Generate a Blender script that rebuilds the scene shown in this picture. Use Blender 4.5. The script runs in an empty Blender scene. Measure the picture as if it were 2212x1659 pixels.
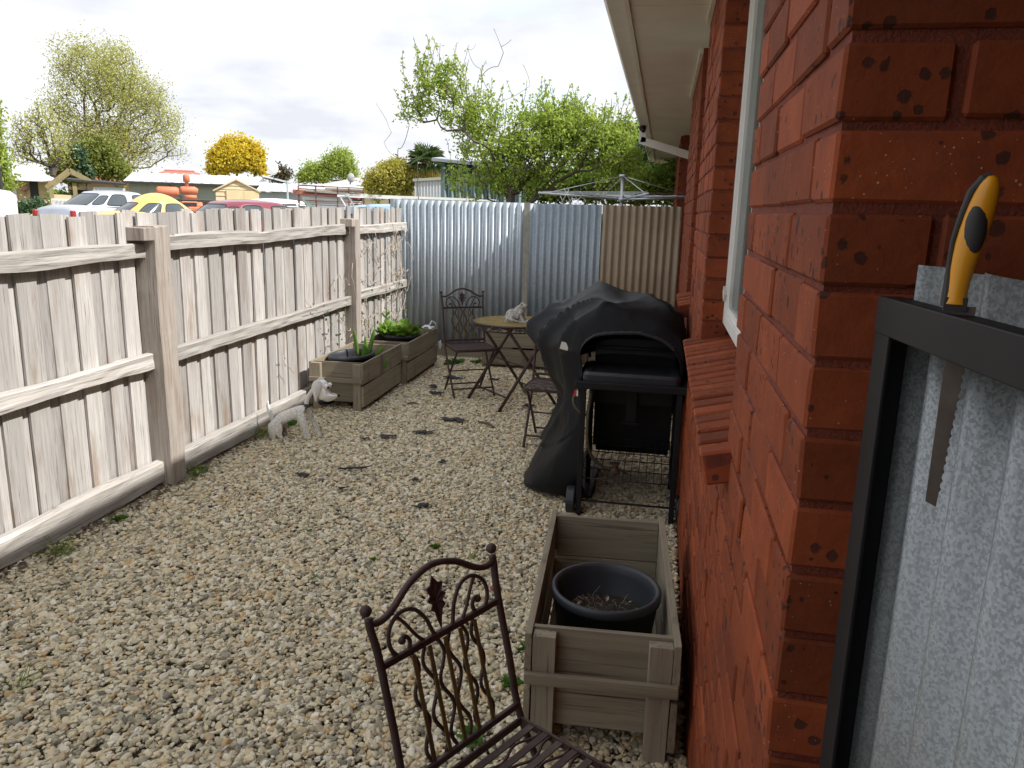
import bpy, math, random
import numpy as np
from mathutils import Vector, Matrix, noise
R = math.radians
rnd = random.Random(7)
C = bpy.context.scene.collection
sc = bpy.context.scene

# ------------------------------------------------------------------ camera
H = 1.602
PITCH, YAW, ROLL = R(12.652), R(10.647), R(1.454)
cyw, syw = math.cos(YAW), math.sin(YAW)
FW = Vector((-syw*math.cos(PITCH), cyw*math.cos(PITCH), -math.sin(PITCH)))
_r = Vector((cyw, syw, 0)); _u = _r.cross(FW)
RT = math.cos(ROLL)*_r + math.sin(ROLL)*_u
UP = -math.sin(ROLL)*_r + math.cos(ROLL)*_u
cd = bpy.data.cameras.new('camera'); cam = bpy.data.objects.new('camera', cd); C.objects.link(cam)
M4 = Matrix((RT, UP, -FW)).transposed().to_4x4(); M4.translation = Vector((0, 0, H))
cam.matrix_world = M4
cd.sensor_width = 36; cd.sensor_fit = 'HORIZONTAL'; cd.lens = 27.0; cd.clip_start = 0.05; cd.clip_end = 3000
sc.camera = cam

def W(u, v, d):
    """world point d metres away (on the ground plan) in the direction of a photo pixel (2212 px wide grid)"""
    r = FW + RT*((u-1106)/1659.2) - UP*((v-829.5)/1659.2)
    return Vector((0, 0, H)) + r*(d/math.hypot(r.x, r.y))

# ------------------------------------------------------------------ sky and sun
SUN_EL, SUN_AZ = R(48.5), R(-5.5)           # azimuth measured from +X towards +Y
w = bpy.data.worlds.new('World'); sc.world = w; w.use_nodes = True
nt = w.node_tree; nt.nodes.clear()
def N(nt, t, **k):
    n = nt.nodes.new(t)
    for a, b in k.items():
        if a.startswith('i_'): n.inputs[a[2:].replace('_', ' ')].default_value = b
        else: setattr(n, a, b)
    return n
out = N(nt, 'ShaderNodeOutputWorld'); bg = N(nt, 'ShaderNodeBackground'); bg.inputs[1].default_value = 0.122
sky = N(nt, 'ShaderNodeTexSky', sky_type='NISHITA', sun_disc=False, sun_elevation=SUN_EL, sun_rotation=R(90)-SUN_AZ)
tc = N(nt, 'ShaderNodeTexCoord'); sep = N(nt, 'ShaderNodeSeparateXYZ'); nt.links.new(tc.outputs['Generated'], sep.inputs[0])
ab = N(nt, 'ShaderNodeMath', operation='ABSOLUTE'); nt.links.new(sep.outputs[2], ab.inputs[0])
ad = N(nt, 'ShaderNodeMath', operation='ADD'); ad.inputs[1].default_value = 0.22; nt.links.new(ab.outputs[0], ad.inputs[0])
dv = N(nt, 'ShaderNodeVectorMath', operation='DIVIDE'); cb = N(nt, 'ShaderNodeCombineXYZ')
for i in range(3): nt.links.new(ad.outputs[0], cb.inputs[i])
nt.links.new(tc.outputs['Generated'], dv.inputs[0]); nt.links.new(cb.outputs[0], dv.inputs[1])
n1 = N(nt, 'ShaderNodeTexNoise'); n1.inputs['Scale'].default_value = 1.15; n1.inputs['Detail'].default_value = 7; n1.inputs['Roughness'].default_value = .52; n1.inputs['Distortion'].default_value = .25
n2 = N(nt, 'ShaderNodeTexNoise'); n2.inputs['Scale'].default_value = 2.3; n2.inputs['Detail'].default_value = 6; n2.inputs['Roughness'].default_value = .5; n2.inputs['Distortion'].default_value = .15
mp = N(nt, 'ShaderNodeMapping'); mp.inputs['Location'].default_value = (3.1, 1.7, 0.4); nt.links.new(dv.outputs[0], mp.inputs[0])
mp2 = N(nt, 'ShaderNodeMapping'); mp2.inputs['Location'].default_value = (8.3, 5.2, 2.4); nt.links.new(dv.outputs[0], mp2.inputs[0])
nt.links.new(mp.outputs[0], n1.inputs['Vector']); nt.links.new(mp2.outputs[0], n2.inputs['Vector'])
r1 = N(nt, 'ShaderNodeValToRGB'); r1.color_ramp.elements[0].position = .30; r1.color_ramp.elements[1].position = .44
r2 = N(nt, 'ShaderNodeValToRGB'); e = r2.color_ramp.elements
e[0].position = .36; e[0].color = (4.5, 4.62, 5.0, 1); e[1].position = .62; e[1].color = (6.0, 6.1, 6.35, 1)
nt.links.new(n1.outputs[0], r1.inputs[0]); nt.links.new(n2.outputs[0], r2.inputs[0])
mx = N(nt, 'ShaderNodeMix', data_type='RGBA'); nt.links.new(r1.outputs[0], mx.inputs[0])
sm = N(nt, 'ShaderNodeMix', data_type='RGBA', blend_type='MIX'); sm.inputs[0].default_value = .55; sm.inputs[7].default_value = (7.2, 7.8, 8.6, 1)
nt.links.new(sky.outputs[0], sm.inputs[6])
nt.links.new(sm.outputs[2], mx.inputs[6]); nt.links.new(r2.outputs[0], mx.inputs[7])
nt.links.new(mx.outputs[2], bg.inputs[0]); nt.links.new(bg.outputs[0], out.inputs[0])
sd = bpy.data.lights.new('sun', 'SUN'); sun = bpy.data.objects.new('sun', sd); C.objects.link(sun)
sd.energy = 4.2; sd.angle = R(.6); sd.color = (1, .965, .91)
SV = Vector((math.cos(SUN_EL)*math.cos(SUN_AZ), math.cos(SUN_EL)*math.sin(SUN_AZ), math.sin(SUN_EL)))
sun.rotation_euler = SV.to_track_quat('Z', 'Y').to_euler(); sun.location = (5, 0, 12)
sc.view_settings.view_transform = 'Standard'; sc.view_settings.look = 'None'; sc.view_settings.gamma = 1
sc.view_settings.use_curve_mapping = False; sc.view_settings.exposure = 0.64
sc.render.engine = 'CYCLES'; sc.cycles.max_bounces = 8; sc.cycles.transparent_max_bounces = 12

# ------------------------------------------------------------------ helpers
def tag(o, label=None, cat=None, group=None, kind=None):
    if label: o['label'] = label
    if cat: o['category'] = cat
    if group: o['group'] = group
    if kind: o['kind'] = kind
    return o
def empty(name, loc=(0, 0, 0), rz=0, label=None, cat=None, group=None):
    o = bpy.data.objects.new(name, None); C.objects.link(o); o.location = loc; o.rotation_euler = (0, 0, rz)
    o.empty_display_size = .1
    return tag(o, label, cat, group)
def link(name, me, parent=None, loc=(0, 0, 0), rot=(0, 0, 0)):
    o = bpy.data.objects.new(name, me); C.objects.link(o); o.location = loc; o.rotation_euler = rot
    if parent is not None: o.parent = parent
    return o
def kids(o): return [c for c in bpy.data.objects if c.parent == o]
def copy_tree(o, parent=None):
    c = o.copy(); C.objects.link(c)
    if parent is not None: c.parent = parent
    for ch in list(o.children): copy_tree(ch, c)
    return c

class MB:
    def __init__(s): s.v = []; s.f = []
    def add(s, vs, fs):
        n = len(s.v); s.v += [tuple(p) for p in vs]; s.f += [tuple(i+n for i in f) for f in fs]; return s
    def box(s, x0, x1, y0, y1, z0, z1, j=0):
        vs = [(x, y, z) for x in (x0, x1) for y in (y0, y1) for z in (z0, z1)]
        if j: vs = [(a+rnd.uniform(-j, j), b+rnd.uniform(-j, j), c+rnd.uniform(-j, j)) for a, b, c in vs]
        return s.add(vs, [(0, 1, 3, 2), (4, 6, 7, 5), (0, 4, 5, 1), (2, 3, 7, 6), (0, 2, 6, 4), (1, 5, 7, 3)])
    def bar(s, p, q, wd, ht, up=(0, 0, 1)):
        p = Vector(p); q = Vector(q); d = (q-p).normalized(); a = d.cross(Vector(up))
        if a.length < 1e-4: a = Vector((1, 0, 0))
        a.normalize(); b = a.cross(d)
        vs = [c+a*wd/2*i+b*ht/2*k for c in (p, q) for i in (-1, 1) for k in (-1, 1)]
        return s.add(vs, [(0, 1, 3, 2), (4, 6, 7, 5), (0, 4, 5, 1), (2, 3, 7, 6), (0, 2, 6, 4), (1, 5, 7, 3)])
    def tube(s, pts, r, n=8, closed=False, cap=True):
        pts = [Vector(p) for p in pts]; m = len(pts)
        rs = r if hasattr(r, '__len__') else [r]*m
        t = []
        for i in range(m):
            if closed: d = pts[(i+1) % m]-pts[i-1]
            else: d = pts[min(i+1, m-1)]-pts[max(i-1, 0)]
            t.append(d.normalized() if d.length > 1e-9 else Vector((0, 0, 1)))
        a = t[0].orthogonal().normalized(); vs = []
        for i in range(m):
            a = (a-t[i]*a.dot(t[i]))
            a = a.normalized() if a.length > 1e-6 else t[i].orthogonal().normalized()
            b = t[i].cross(a)
            vs += [pts[i]+(a*math.cos(2*math.pi*k/n)+b*math.sin(2*math.pi*k/n))*rs[i] for k in range(n)]
        fs = []
        for i in range(m if closed else m-1):
            j = (i+1) % m
            fs += [(i*n+k, i*n+(k+1) % n, j*n+(k+1) % n, j*n+k) for k in range(n)]
        if not closed and cap: fs += [tuple(range(n-1, -1, -1)), tuple(range((m-1)*n, m*n))]
        return s.add(vs, fs)
    def lathe(s, prof, n=32, c=(0, 0, 0), sx=1, sy=1):
        vs = [(c[0]+r*sx*math.cos(2*math.pi*k/n), c[1]+r*sy*math.sin(2*math.pi*k/n), c[2]+z) for r, z in prof for k in range(n)]
        fs = [(i*n+k, i*n+(k+1) % n, (i+1)*n+(k+1) % n, (i+1)*n+k) for i in range(len(prof)-1) for k in range(n)]
        return s.add(vs, fs)
    def ball(s, c, r, n=10, m=7, sc=(1, 1, 1)):
        prof = [(max(1e-4, math.sin(math.pi*i/m)), -math.cos(math.pi*i/m)) for i in range(m+1)]
        vs = [(c[0]+r*sc[0]*a*math.cos(2*math.pi*k/n), c[1]+r*sc[1]*a*math.sin(2*math.pi*k/n), c[2]+r*sc[2]*z) for a, z in prof for k in range(n)]
        fs = [(i*n+k, i*n+(k+1) % n, (i+1)*n+(k+1) % n, (i+1)*n+k) for i in range(m) for k in range(n)]
        return s.add(vs, fs)
    def grid(s, fn, nu, nv, cu=False):
        vs = [fn(i/nu, j/nv) for i in range(nu+1) for j in range(nv+1)]
        fs = [(i*(nv+1)+j, (i+1)*(nv+1)+j, (i+1)*(nv+1)+j+1, i*(nv+1)+j+1) for i in range(nu) for j in range(nv)]
        return s.add(vs, fs)
    def prism(s, poly, z0, z1):   # polygon in xy
        n = len(poly); vs = [(x, y, z0) for x, y in poly]+[(x, y, z1) for x, y in poly]
        return s.add(vs, [tuple(range(n-1, -1, -1)), tuple(range(n, 2*n))]+[(i, (i+1) % n, n+(i+1) % n, n+i) for i in range(n)])
    def mesh(s, name, mat, smooth=False):
        me = bpy.data.meshes.new(name); me.from_pydata(s.v, [], s.f)
        if mat: me.materials.append(mat)
        if smooth: me.polygons.foreach_set('use_smooth', [True]*len(me.polygons))
        me.update(); return me
    def build(s, name, mat, parent=None, loc=(0, 0, 0), rot=(0, 0, 0), smooth=False, bevel=0, sub=0, thick=0):
        o = link(name, s.mesh(name, mat, smooth), parent, loc, rot)
        if thick: m = o.modifiers.new('t', 'SOLIDIFY'); m.thickness = thick; m.offset = 0
        if bevel: m = o.modifiers.new('b', 'BEVEL'); m.width = bevel; m.segments = 2; m.limit_method = 'ANGLE'; m.angle_limit = R(40)
        if sub: m = o.modifiers.new('s', 'SUBSURF'); m.levels = sub; m.render_levels = sub
        return o
def quads(name, P, mat, parent=None, smooth=False):
    """P: (n,4,3) array of quads -> one mesh object"""
    n = len(P); me = bpy.data.meshes.new(name)
    me.vertices.add(4*n); me.vertices.foreach_set('co', np.asarray(P, dtype=np.float32).ravel())
    me.loops.add(4*n); me.loops.foreach_set('vertex_index', np.arange(4*n, dtype=np.int32))
    me.polygons.add(n); me.polygons.foreach_set('loop_start', np.arange(0, 4*n, 4, dtype=np.int32)); me.polygons.foreach_set('loop_total', np.full(n, 4, dtype=np.int32))
    me.materials.append(mat); me.update(calc_edges=True); me.validate()
    return link(name, me, parent)

# ------------------------------------------------------------------ materials
def newmat(name):
    m = bpy.data.materials.new(name); m.use_nodes = True; t = m.node_tree
    return m, t, t.nodes['Principled BSDF']
def coords(t, scale=(1, 1, 1), rand=True, src='Object'):
    tc = N(t, 'ShaderNodeTexCoord'); mp = N(t, 'ShaderNodeMapping'); mp.inputs['Scale'].default_value = scale
    t.links.new(tc.outputs[src], mp.inputs[0])
    if not rand: return mp.outputs[0]
    oi = N(t, 'ShaderNodeObjectInfo'); mu = N(t, 'ShaderNodeMath', operation='MULTIPLY'); mu.inputs[1].default_value = 57.0
    t.links.new(oi.outputs['Random'], mu.inputs[0]); av = N(t, 'ShaderNodeVectorMath', operation='ADD')
    t.links.new(mp.outputs[0], av.inputs[0]); t.links.new(mu.outputs[0], av.inputs[1]); return av.outputs[0]
def noi(t, vec, scale, detail=4, rough=.55, dist=0):
    n = N(t, 'ShaderNodeTexNoise'); n.inputs['Scale'].default_value = scale; n.inputs['Detail'].default_value = detail
    n.inputs['Roughness'].default_value = rough; n.inputs['Distortion'].default_value = dist
    t.links.new(vec, n.inputs['Vector']); return n.outputs[0]
def ramp(t, fac, stops, interp='LINEAR'):
    r = N(t, 'ShaderNodeValToRGB'); cr = r.color_ramp; cr.interpolation = interp
    while len(cr.elements) < len(stops): cr.elements.new(.5)
    for el, (p, c) in zip(cr.elements, stops):
        el.position = p; el.color = (c, c, c, 1) if not hasattr(c, '__len__') else (*c, 1)
    t.links.new(fac, r.inputs[0]); return r.outputs[0]
def mix(t, fac, a, b, mode='MIX'):
    m = N(t, 'ShaderNodeMix', data_type='RGBA', blend_type=mode)
    for s, v in ((0, fac), (6, a), (7, b)):
        if hasattr(v, 'links') or hasattr(v, 'is_linked'): t.links.new(v, m.inputs[s])
        elif s == 0: m.inputs[0].default_value = v
        else: m.inputs[s].default_value = (*v, 1) if hasattr(v, '__len__') else (v, v, v, 1)
    return m.outputs[2]
def bump(t, p, h, strength=.4, dist=.01):
    b = N(t, 'ShaderNodeBump'); b.inputs['Strength'].default_value = strength; b.inputs['Distance'].default_value = dist
    t.links.new(h, b.inputs['Height']); t.links.new(b.outputs[0], p.inputs['Normal'])
def objval(t, col, lo=.8, hi=1.15):
    oi = N(t, 'ShaderNodeObjectInfo'); mr = N(t, 'ShaderNodeMapRange'); mr.inputs[3].default_value = lo; mr.inputs[4].default_value = hi
    t.links.new(oi.outputs['Random'], mr.inputs[0]); return mix(t, 1, col, mr.outputs[0], 'MULTIPLY')
def plain(name, a, b=None, scale=8, rough=.7, metal=0, bs=0, bd=.004, bscale=40, stretch=(1, 1, 1), spec=.5, orand=None, rand=True):
    m, t, p = newmat(name); v = coords(t, stretch, rand)
    n = noi(t, v, scale); b = b or tuple(c*.75 for c in a)
    col = mix(t, ramp(t, n, [(.3, 0.), (.7, 1.)]), a, b)
    if orand: col = objval(t, col, *orand)
    t.links.new(col, p.inputs['Base Color']); p.inputs['Roughness'].default_value = rough; p.inputs['Metallic'].default_value = metal
    p.inputs['Specular IOR Level'].default_value = spec
    if bs: bump(t, p, noi(t, v, bscale, 5, .6), bs, bd)
    return m
def wood(name, axis, light, dark, crack, k=1.0, rough=.85, orand=(.82, 1.12), stain=None, bs=.5):
    m, t, p = newmat(name)
    st = [38*k]*3; st[axis] = 1.6*k
    v = coords(t, tuple(st)); v2 = coords(t, (1, 1, 1))
    st3 = [120*k]*3; st3[axis] = 3*k
    v3 = coords(t, tuple(st3))
    g = noi(t, v, 1.0, 6, .65, .6); f = noi(t, v3, 1.0, 4, .6, .3); big = noi(t, v2, 3.0, 3)
    col = mix(t, ramp(t, g, [(.32, 0.), (.68, 1.)]), dark, light)
    col = mix(t, ramp(t, f, [(.30, 1.), (.42, 0.)]), col, crack)
    col = mix(t, ramp(t, big, [(.35, .0), (.75, .45)]), col, tuple(c*.72 for c in light))
    if stain: col = mix(t, ramp(t, noi(t, coords(t, (6, 6, 1.2)), 1.3, 4, .6), [(.56, 0.), (.72, .8)]), col, stain)
    col = objval(t, col, *orand)
    t.links.new(col, p.inputs['Base Color']); p.inputs['Roughness'].default_value = rough; p.inputs['Specular IOR Level'].default_value = .25
    h = mix(t, .5, g, f); bump(t, p, h, bs, .006)
    return m
def leafmat(name, cols, trans=.35, rough=.55):
    m, t, p = newmat(name); g = N(t, 'ShaderNodeNewGeometry')
    c = ramp(t, g.outputs['Random Per Island'], [(i/max(1, len(cols)-1), c) for i, c in enumerate(cols)])
    v = coords(t, (1, 1, 1)); c = mix(t, ramp(t, noi(t, v, 1.2, 3), [(.35, 0.), (.65, .35)]), c, cols[0])
    t.links.new(c, p.inputs['Base Color']); p.inputs['Roughness'].default_value = rough; p.inputs['Specular IOR Level'].default_value = .3
    tr = N(t, 'ShaderNodeBsdfTranslucent'); t.links.new(c, tr.inputs[0]); ms = N(t, 'ShaderNodeMixShader'); ms.inputs[0].default_value = trans
    t.links.new(p.outputs[0], ms.inputs[1]); t.links.new(tr.outputs[0], ms.inputs[2]); t.links.new(ms.outputs[0], t.nodes['Material Output'].inputs[0])
    return m
def galv(name, a, b, scale=110, metal=.55, rough=.45, rand=True):
    m, t, p = newmat(name); v = coords(t, (1, 1, .8), rand)
    vo = N(t, 'ShaderNodeTexVoronoi'); vo.inputs['Scale'].default_value = scale; t.links.new(v, vo.inputs['Vector'])
    vs = N(t, 'ShaderNodeSeparateColor'); t.links.new(vo.outputs['Color'], vs.inputs[0])
    n = noi(t, v, scale*.9, 3); n3 = noi(t, v, 3, 3)
    k = mix(t, .45, vs.outputs[0], n)
    col = mix(t, ramp(t, k, [(.3, 0.), (.66, 1.)]), a, b)
    col = mix(t, ramp(t, n3, [(.4, 0.), (.7, .35)]), col, tuple(c*.8 for c in a))
    t.links.new(col, p.inputs['Base Color']); p.inputs['Metallic'].default_value = metal; p.inputs['Roughness'].default_value = rough
    return m
def glassy(name, col=(.03, .04, .045), rough=.06, alpha=1.0):
    m, t, p = newmat(name); p.inputs['Base Color'].default_value = (*col, 1); p.inputs['Roughness'].default_value = rough
    p.inputs['Specular IOR Level'].default_value = .8; p.inputs['Alpha'].default_value = alpha; return m

m_grain_v = wood('weathered paling wood', 2, (.57, .545, .52), (.36, .34, .32), (.09, .08, .075), stain=(.29, .20, .14), orand=(.70, 1.15), k=1.5, bs=.8)
m_rail = wood('weathered rail wood', 1, (.53, .50, .465), (.30, .28, .255), (.09, .078, .068), k=.95, bs=.9)
m_post = wood('weathered post wood', 2, (.47, .425, .38), (.28, .235, .20), (.12, .095, .08), k=1.1, stain=(.27, .19, .14), bs=.9)
m_plank = wood('planter plank wood', 1, (.33, .285, .21), (.19, .165, .12), (.06, .05, .04), k=.7, stain=(.15, .11, .075), bs=.35)
m_plank_x = wood('planter end plank wood', 0, (.33, .285, .21), (.19, .165, .12), (.06, .05, .04), k=.7, bs=.35)
m_plank_z = wood('planter leg wood', 2, (.35, .305, .23), (.21, .18, .135), (.07, .055, .045), k=.7, bs=.35)
m_white = plain('white painted metal', (.80, .80, .77), (.72, .71, .68), 4, .4)
m_cream = plain('cream painted eave lining', (.70, .66, .575), (.62, .575, .49), 3, .7, bs=.1)
m_gutter = plain('cream gutter metal', (.74, .71, .65), (.64, .61, .55), 4, .45)
m_black = plain('black powder coated steel', (.008, .008, .010), (.013, .013, .015), 12, .5, spec=.25)
m_blackp = plain('black plastic', (.018, .02, .024), (.026, .028, .033), 10, .38, bs=.05)
m_pot = plain('charcoal plastic pot', (.022, .026, .033), (.03, .034, .042), 6, .5)
m_rust = plain('rusty brown painted steel', (.075, .045, .042), (.045, .024, .022), 22, .55, metal=.3, bs=.5, bd=.002, bscale=160)
m_olive = plain('olive brass slat', (.38, .29, .055), (.20, .14, .05), 18, .5, metal=.3, bs=.3, bd=.002, bscale=120)
m_fabric = plain('black vinyl cover', (.007, .008, .010), (.011, .012, .015), 5, .5, bs=.3, bd=.004, bscale=22, spec=.22)
m_soil = plain('dark soil', (.05, .038, .028), (.02, .015, .012), 60, .95, bs=1, bd=.01, bscale=90)
# ------------------------------------------------------------------ brick house
def brick_material():
    m, t, p = newmat('red speckled brick'); v = coords(t, (1, 1, 1))
    n = noi(t, v, 14, 5, .6); col = mix(t, ramp(t, n, [(.3, 0.), (.7, 1.)]), (.29, .066, .022), (.20, .044, .017))
    vo = N(t, 'ShaderNodeTexVoronoi'); vo.inputs['Scale'].default_value = 52; t.links.new(v, vo.inputs['Vector'])
    sp = N(t, 'ShaderNodeSeparateColor'); t.links.new(vo.outputs['Color'], sp.inputs[0])
    g = N(t, 'ShaderNodeMath', operation='MULTIPLY_ADD'); t.links.new(sp.outputs[0], g.inputs[0]); g.inputs[1].default_value = 1.25; g.inputs[2].default_value = -.47
    nn = noi(t, v, 110, 5, .75); ad = N(t, 'ShaderNodeMath', operation='MULTIPLY_ADD'); t.links.new(nn, ad.inputs[0]); ad.inputs[1].default_value = .6; t.links.new(vo.outputs[0], ad.inputs[2])
    lt = N(t, 'ShaderNodeMath', operation='SUBTRACT'); t.links.new(g.outputs[0], lt.inputs[0]); t.links.new(ad.outputs[0], lt.inputs[1])
    dark = ramp(t, lt.outputs[0], [(0.0, 0.), (.07, .78)])
    col = mix(t, dark, col, (.035, .022, .020))
    vo2 = N(t, 'ShaderNodeTexVoronoi'); vo2.inputs['Scale'].default_value = 190; mp = coords(t, (1, 1, 1)); t.links.new(mp, vo2.inputs['Vector'])
    sp2 = N(t, 'ShaderNodeSeparateColor'); t.links.new(vo2.outputs['Color'], sp2.inputs[0])
    a = N(t, 'ShaderNodeMath', operation='MULTIPLY_ADD'); t.links.new(sp2.outputs[1], a.inputs[0]); a.inputs[1].default_value = 2.4; a.inputs[2].default_value = -2.12
    s2 = N(t, 'ShaderNodeMath', operation='SUBTRACT'); t.links.new(a.outputs[0], s2.inputs[0]); t.links.new(vo2.outputs[0], s2.inputs[1])
    col = mix(t, ramp(t, s2.outputs[0], [(0., 0.), (.05, .8)]), col, (.50, .42, .31))
    sm = noi(t, v, 5, 4, .7); col = mix(t, ramp(t, sm, [(.55, 0.), (.75, .6)]), col, (.14, .05, .032))
    col = objval(t, col, .70, 1.18)
    t.links.new(col, p.inputs['Base Color']); p.inputs['Roughness'].default_value = .78; p.inputs['Specular IOR Level'].default_value = .2
    h = mix(t, .35, noi(t, v, 45, 6, .65), ramp(t, lt.outputs[0], [(0., 1.), (.06, 0.)]))
    bump(t, p, h, .75, .0045); return m
m_brick = brick_material()
m_mortar = plain('red stained mortar', (.21, .045, .022), (.14, .030, .016), 30, .9, bs=1, bd=.004, bscale=220)
XW, YC, PX = 0.174, 0.908, 0.12
SOF = 2.62
def brick_mesh(lx, ly, lz=.076, b=.004, j=.0012, name='brick'):
    """brick centred at origin, chamfered on every edge, corners slightly uneven"""
    bx = MB(); q = []
    for sx in (-1, 1):
        for sy in (-1, 1):
            for sz in (-1, 1):
                X, Y, Z = sx*(lx/2+rnd.uniform(-j, j)), sy*(ly/2+rnd.uniform(-j, j)), sz*(lz/2+rnd.uniform(-j, j))
                q += [(X, Y-sy*b, Z-sz*b), (X-sx*b, Y, Z-sz*b), (X-sx*b, Y-sy*b, Z)]
    def i(sx, sy, sz, k): return ((sx > 0)*4+(sy > 0)*2+(sz > 0))*3+k
    f = []
    for s in (-1, 1):
        f += [(i(s, -1, -1, 0), i(s, 1, -1, 0), i(s, 1, 1, 0), i(s, -1, 1, 0)), (i(-1, s, -1, 1), i(1, s, -1, 1), i(1, s, 1, 1), i(-1, s, 1, 1)), (i(-1, -1, s, 2), i(1, -1, s, 2), i(1, 1, s, 2), i(-1, 1, s, 2))]
    for a in (-1, 1):
        for c in (-1, 1):
            f += [(i(a, c, -1, 0), i(a, c, 1, 0), i(a, c, 1, 1), i(a, c, -1, 1)), (i(a, -1, c, 0), i(a, 1, c, 0), i(a, 1, c, 2), i(a, -1, c, 2)), (i(-1, a, c, 1), i(1, a, c, 1), i(1, a, c, 2), i(-1, a, c, 2))]
            for d in (-1, 1): f.append((i(a, c, d, 0), i(a, c, d, 1), i(a, c, d, 2)))
    bx.add(q, f); me = bx.mesh(name, m_brick)
    import bmesh
    bm = bmesh.new(); bm.from_mesh(me); bmesh.ops.recalc_face_normals(bm, faces=bm.faces); bm.to_mesh(me); bm.free()
    return me
house = empty('brick_house', (XW, YC, 0), 0, 'red speckled brick house with white framed window and cream eave along the yard', 'house')
def hx(o):
    o.parent = house; o.location = Vector(o.location)-Vector((XW, YC, 0)); return o
ZB = 0.186+1.602-10*.086-.086*8+.005      # course bottoms follow the photographed joints
ZB -= .086*round(ZB/.086+.6)
blist = []   # (x,y,z,kind)
PIERS = [(0, 7), (19, 30), (36, 53)]     # half-brick grid along the yard face
SILL_Z = 1.10
REC = .085
def in_pier(k): return any(a <= k < b for a, b in PIERS)
nc = int((SOF-ZB)/.086)+1
for c in range(nc):
    z = ZB+c*.086+.038; odd = c % 2
    below = z+.04 < SILL_Z-.03
    # yard face runs (in half bricks)
    runs = [(0, 53)] if below else PIERS
    for a, b in runs:
        k = a
        if a == 0:
            # corner brick
            if odd: blist.append((XW+.115, YC+.055, z, 'Q')); k_m = YC+.12
            else: blist.append((XW+.055, YC+.115, z, 'S')); k_m = YC+.24
            y = k_m
        else:
            y = YC+a*.12
            if odd: blist.append((XW+.055, y+.055, z, 'Hh')); y += .12
        yend = YC+b*.12
        while y < yend-.05:
            L = .24 if yend-y > .2 else .12
            blist.append((XW+.055, y+(L-.01)/2, z, 'S' if L > .2 else 'Hh')); y += L
    # return face at the near corner
    x = XW+(.24 if odd else .12)
    while x < 1.75:
        blist.append((x+.115, YC+.055, z, 'Q')); x += .24
    # pier 4 far away beyond the back fence
    y = YC+.12*81 + (0 if odd else .12)
    while y < 16.4:
        blist.append((XW+.03, y+.115, z, 'S')); y += .24
# choose the 300 largest as seen
def seen(b):
    P = Vector(b[:3]); d = P-Vector((0, 0, H)); z = d.dot(FW)
    if z < .05: return 0
    u = 1659*d.dot(RT)/z; v = 1659*d.dot(UP)/z
    if abs(u) > 1200 or abs(v) > 930: return 0
    n = Vector((-1, 0, 0)) if b[0] < XW+.06 and b[3] != 'Q' else Vector((0, -1, 0))
    f = abs(n.dot(d))/d.length
    return max(f, .12)/d.length**2*(1 if b[3] != 'Hh' else .5)
blist.sort(key=seen, reverse=True)
BM = {'S': [brick_mesh(.11, .23) for _ in range(5)], 'Q': [brick_mesh(.23, .11) for _ in range(5)], 'Hh': [brick_mesh(.11, .11) for _ in range(3)]}
rest = MB()
for i, b in enumerate(blist):
    dx = rnd.gauss(0, .0016); dy = rnd.gauss(0, .0016); dz = rnd.gauss(0, .001)
    me = rnd.choice(BM[b[3]])
    if i < 300:
        o = hx(link('brick', me, None, (b[0]+dx, b[1]+dy, b[2]+dz), (rnd.gauss(0, .004), rnd.gauss(0, .004), rnd.gauss(0, .005))))
    else:
        rest.add([(v.co.x+b[0]+dx, v.co.y+b[1]+dy, v.co.z+b[2]+dz) for v in me.vertices], [tuple(p.vertices) for p in me.polygons])
tag(hx(rest.build('brickwork', m_brick)), kind='stuff')
mo = MB(); g = .0065
YE = YC+53*.12-.01
mo.box(XW+g, XW+.10, YC+g, YE-g, -.1, SILL_Z)
for a, b in PIERS: mo.box(XW+g, XW+.10, YC+a*.12+g, YC+b*.12-.01-g, SILL_Z, SOF)
mo.box(XW+.1, 1.9, YC+g, YC+.10, -.1, SOF)
mo.box(XW+g, XW+.36, YC+.12*81, 16.4, -.1, SOF)
mo.box(XW+REC+.15, XW+REC+.2, YE+.0, YC+.12*81, -.1, SOF)     # deeper wall behind the back fence line
hx(mo.build('mortar', m_mortar))
# window in the first opening, and a plain one in the second
def window(y0, y1, z0, z1, xw):
    fr = MB(); t = .045
    fr.box(xw, xw+.05, y0, y0+t, z0, z1); fr.box(xw, xw+.05, y1-t, y1, z0, z1)
    fr.box(xw, xw+.05, y0+t, y1-t, z0, z0+t); fr.box(xw, xw+.05, y0+t, y1-t, z1-t, z1)
    ym = y0+(y1-y0)*.46
    fr.box(xw-.006, xw+.05, ym-.03, ym+.03, z0+t, z1-t)
    w_ = hx(fr.build('window_frame', m_white, bevel=.003))
    for (a, b) in ((y0+t, ym-.03), (ym+.03, y1-t)):
        s = MB(); k = .026; x = xw+.012
        s.box(x, x+.025, a, a+k, z0+t, z1-t); s.box(x, x+.025, b-k, b, z0+t, z1-t)
        s.box(x, x+.025, a+k, b-k, z0+t, z0+t+k); s.box(x, x+.025, a+k, b-k, z1-t-k, z1-t)
        so = s.build('sash', m_white, w_)
        g_ = MB().box(x+.012, x+.016, a+k, b-k, z0+t+k, z1-t-k).build('glass_pane', m_pane, w_)
    return w_
m_pane = glassy('window glass', (.25, .30, .28), .05, .35)
m_curtain = plain('sheer curtain', (.30, .325, .295), (.22, .24, .22), 9, .9)
m_dark = plain('dark interior', (.05, .05, .045), (.04, .04, .04), 3, .9)
XG = XW+REC
w1 = window(YC+7*.12-.005, YC+19*.12+.002, SILL_Z+.085, SOF-.01, XG)
w2 = window(YC+30*.12-.005, YC+36*.12+.002, SILL_Z+.085, SOF-.01, XG)
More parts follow.
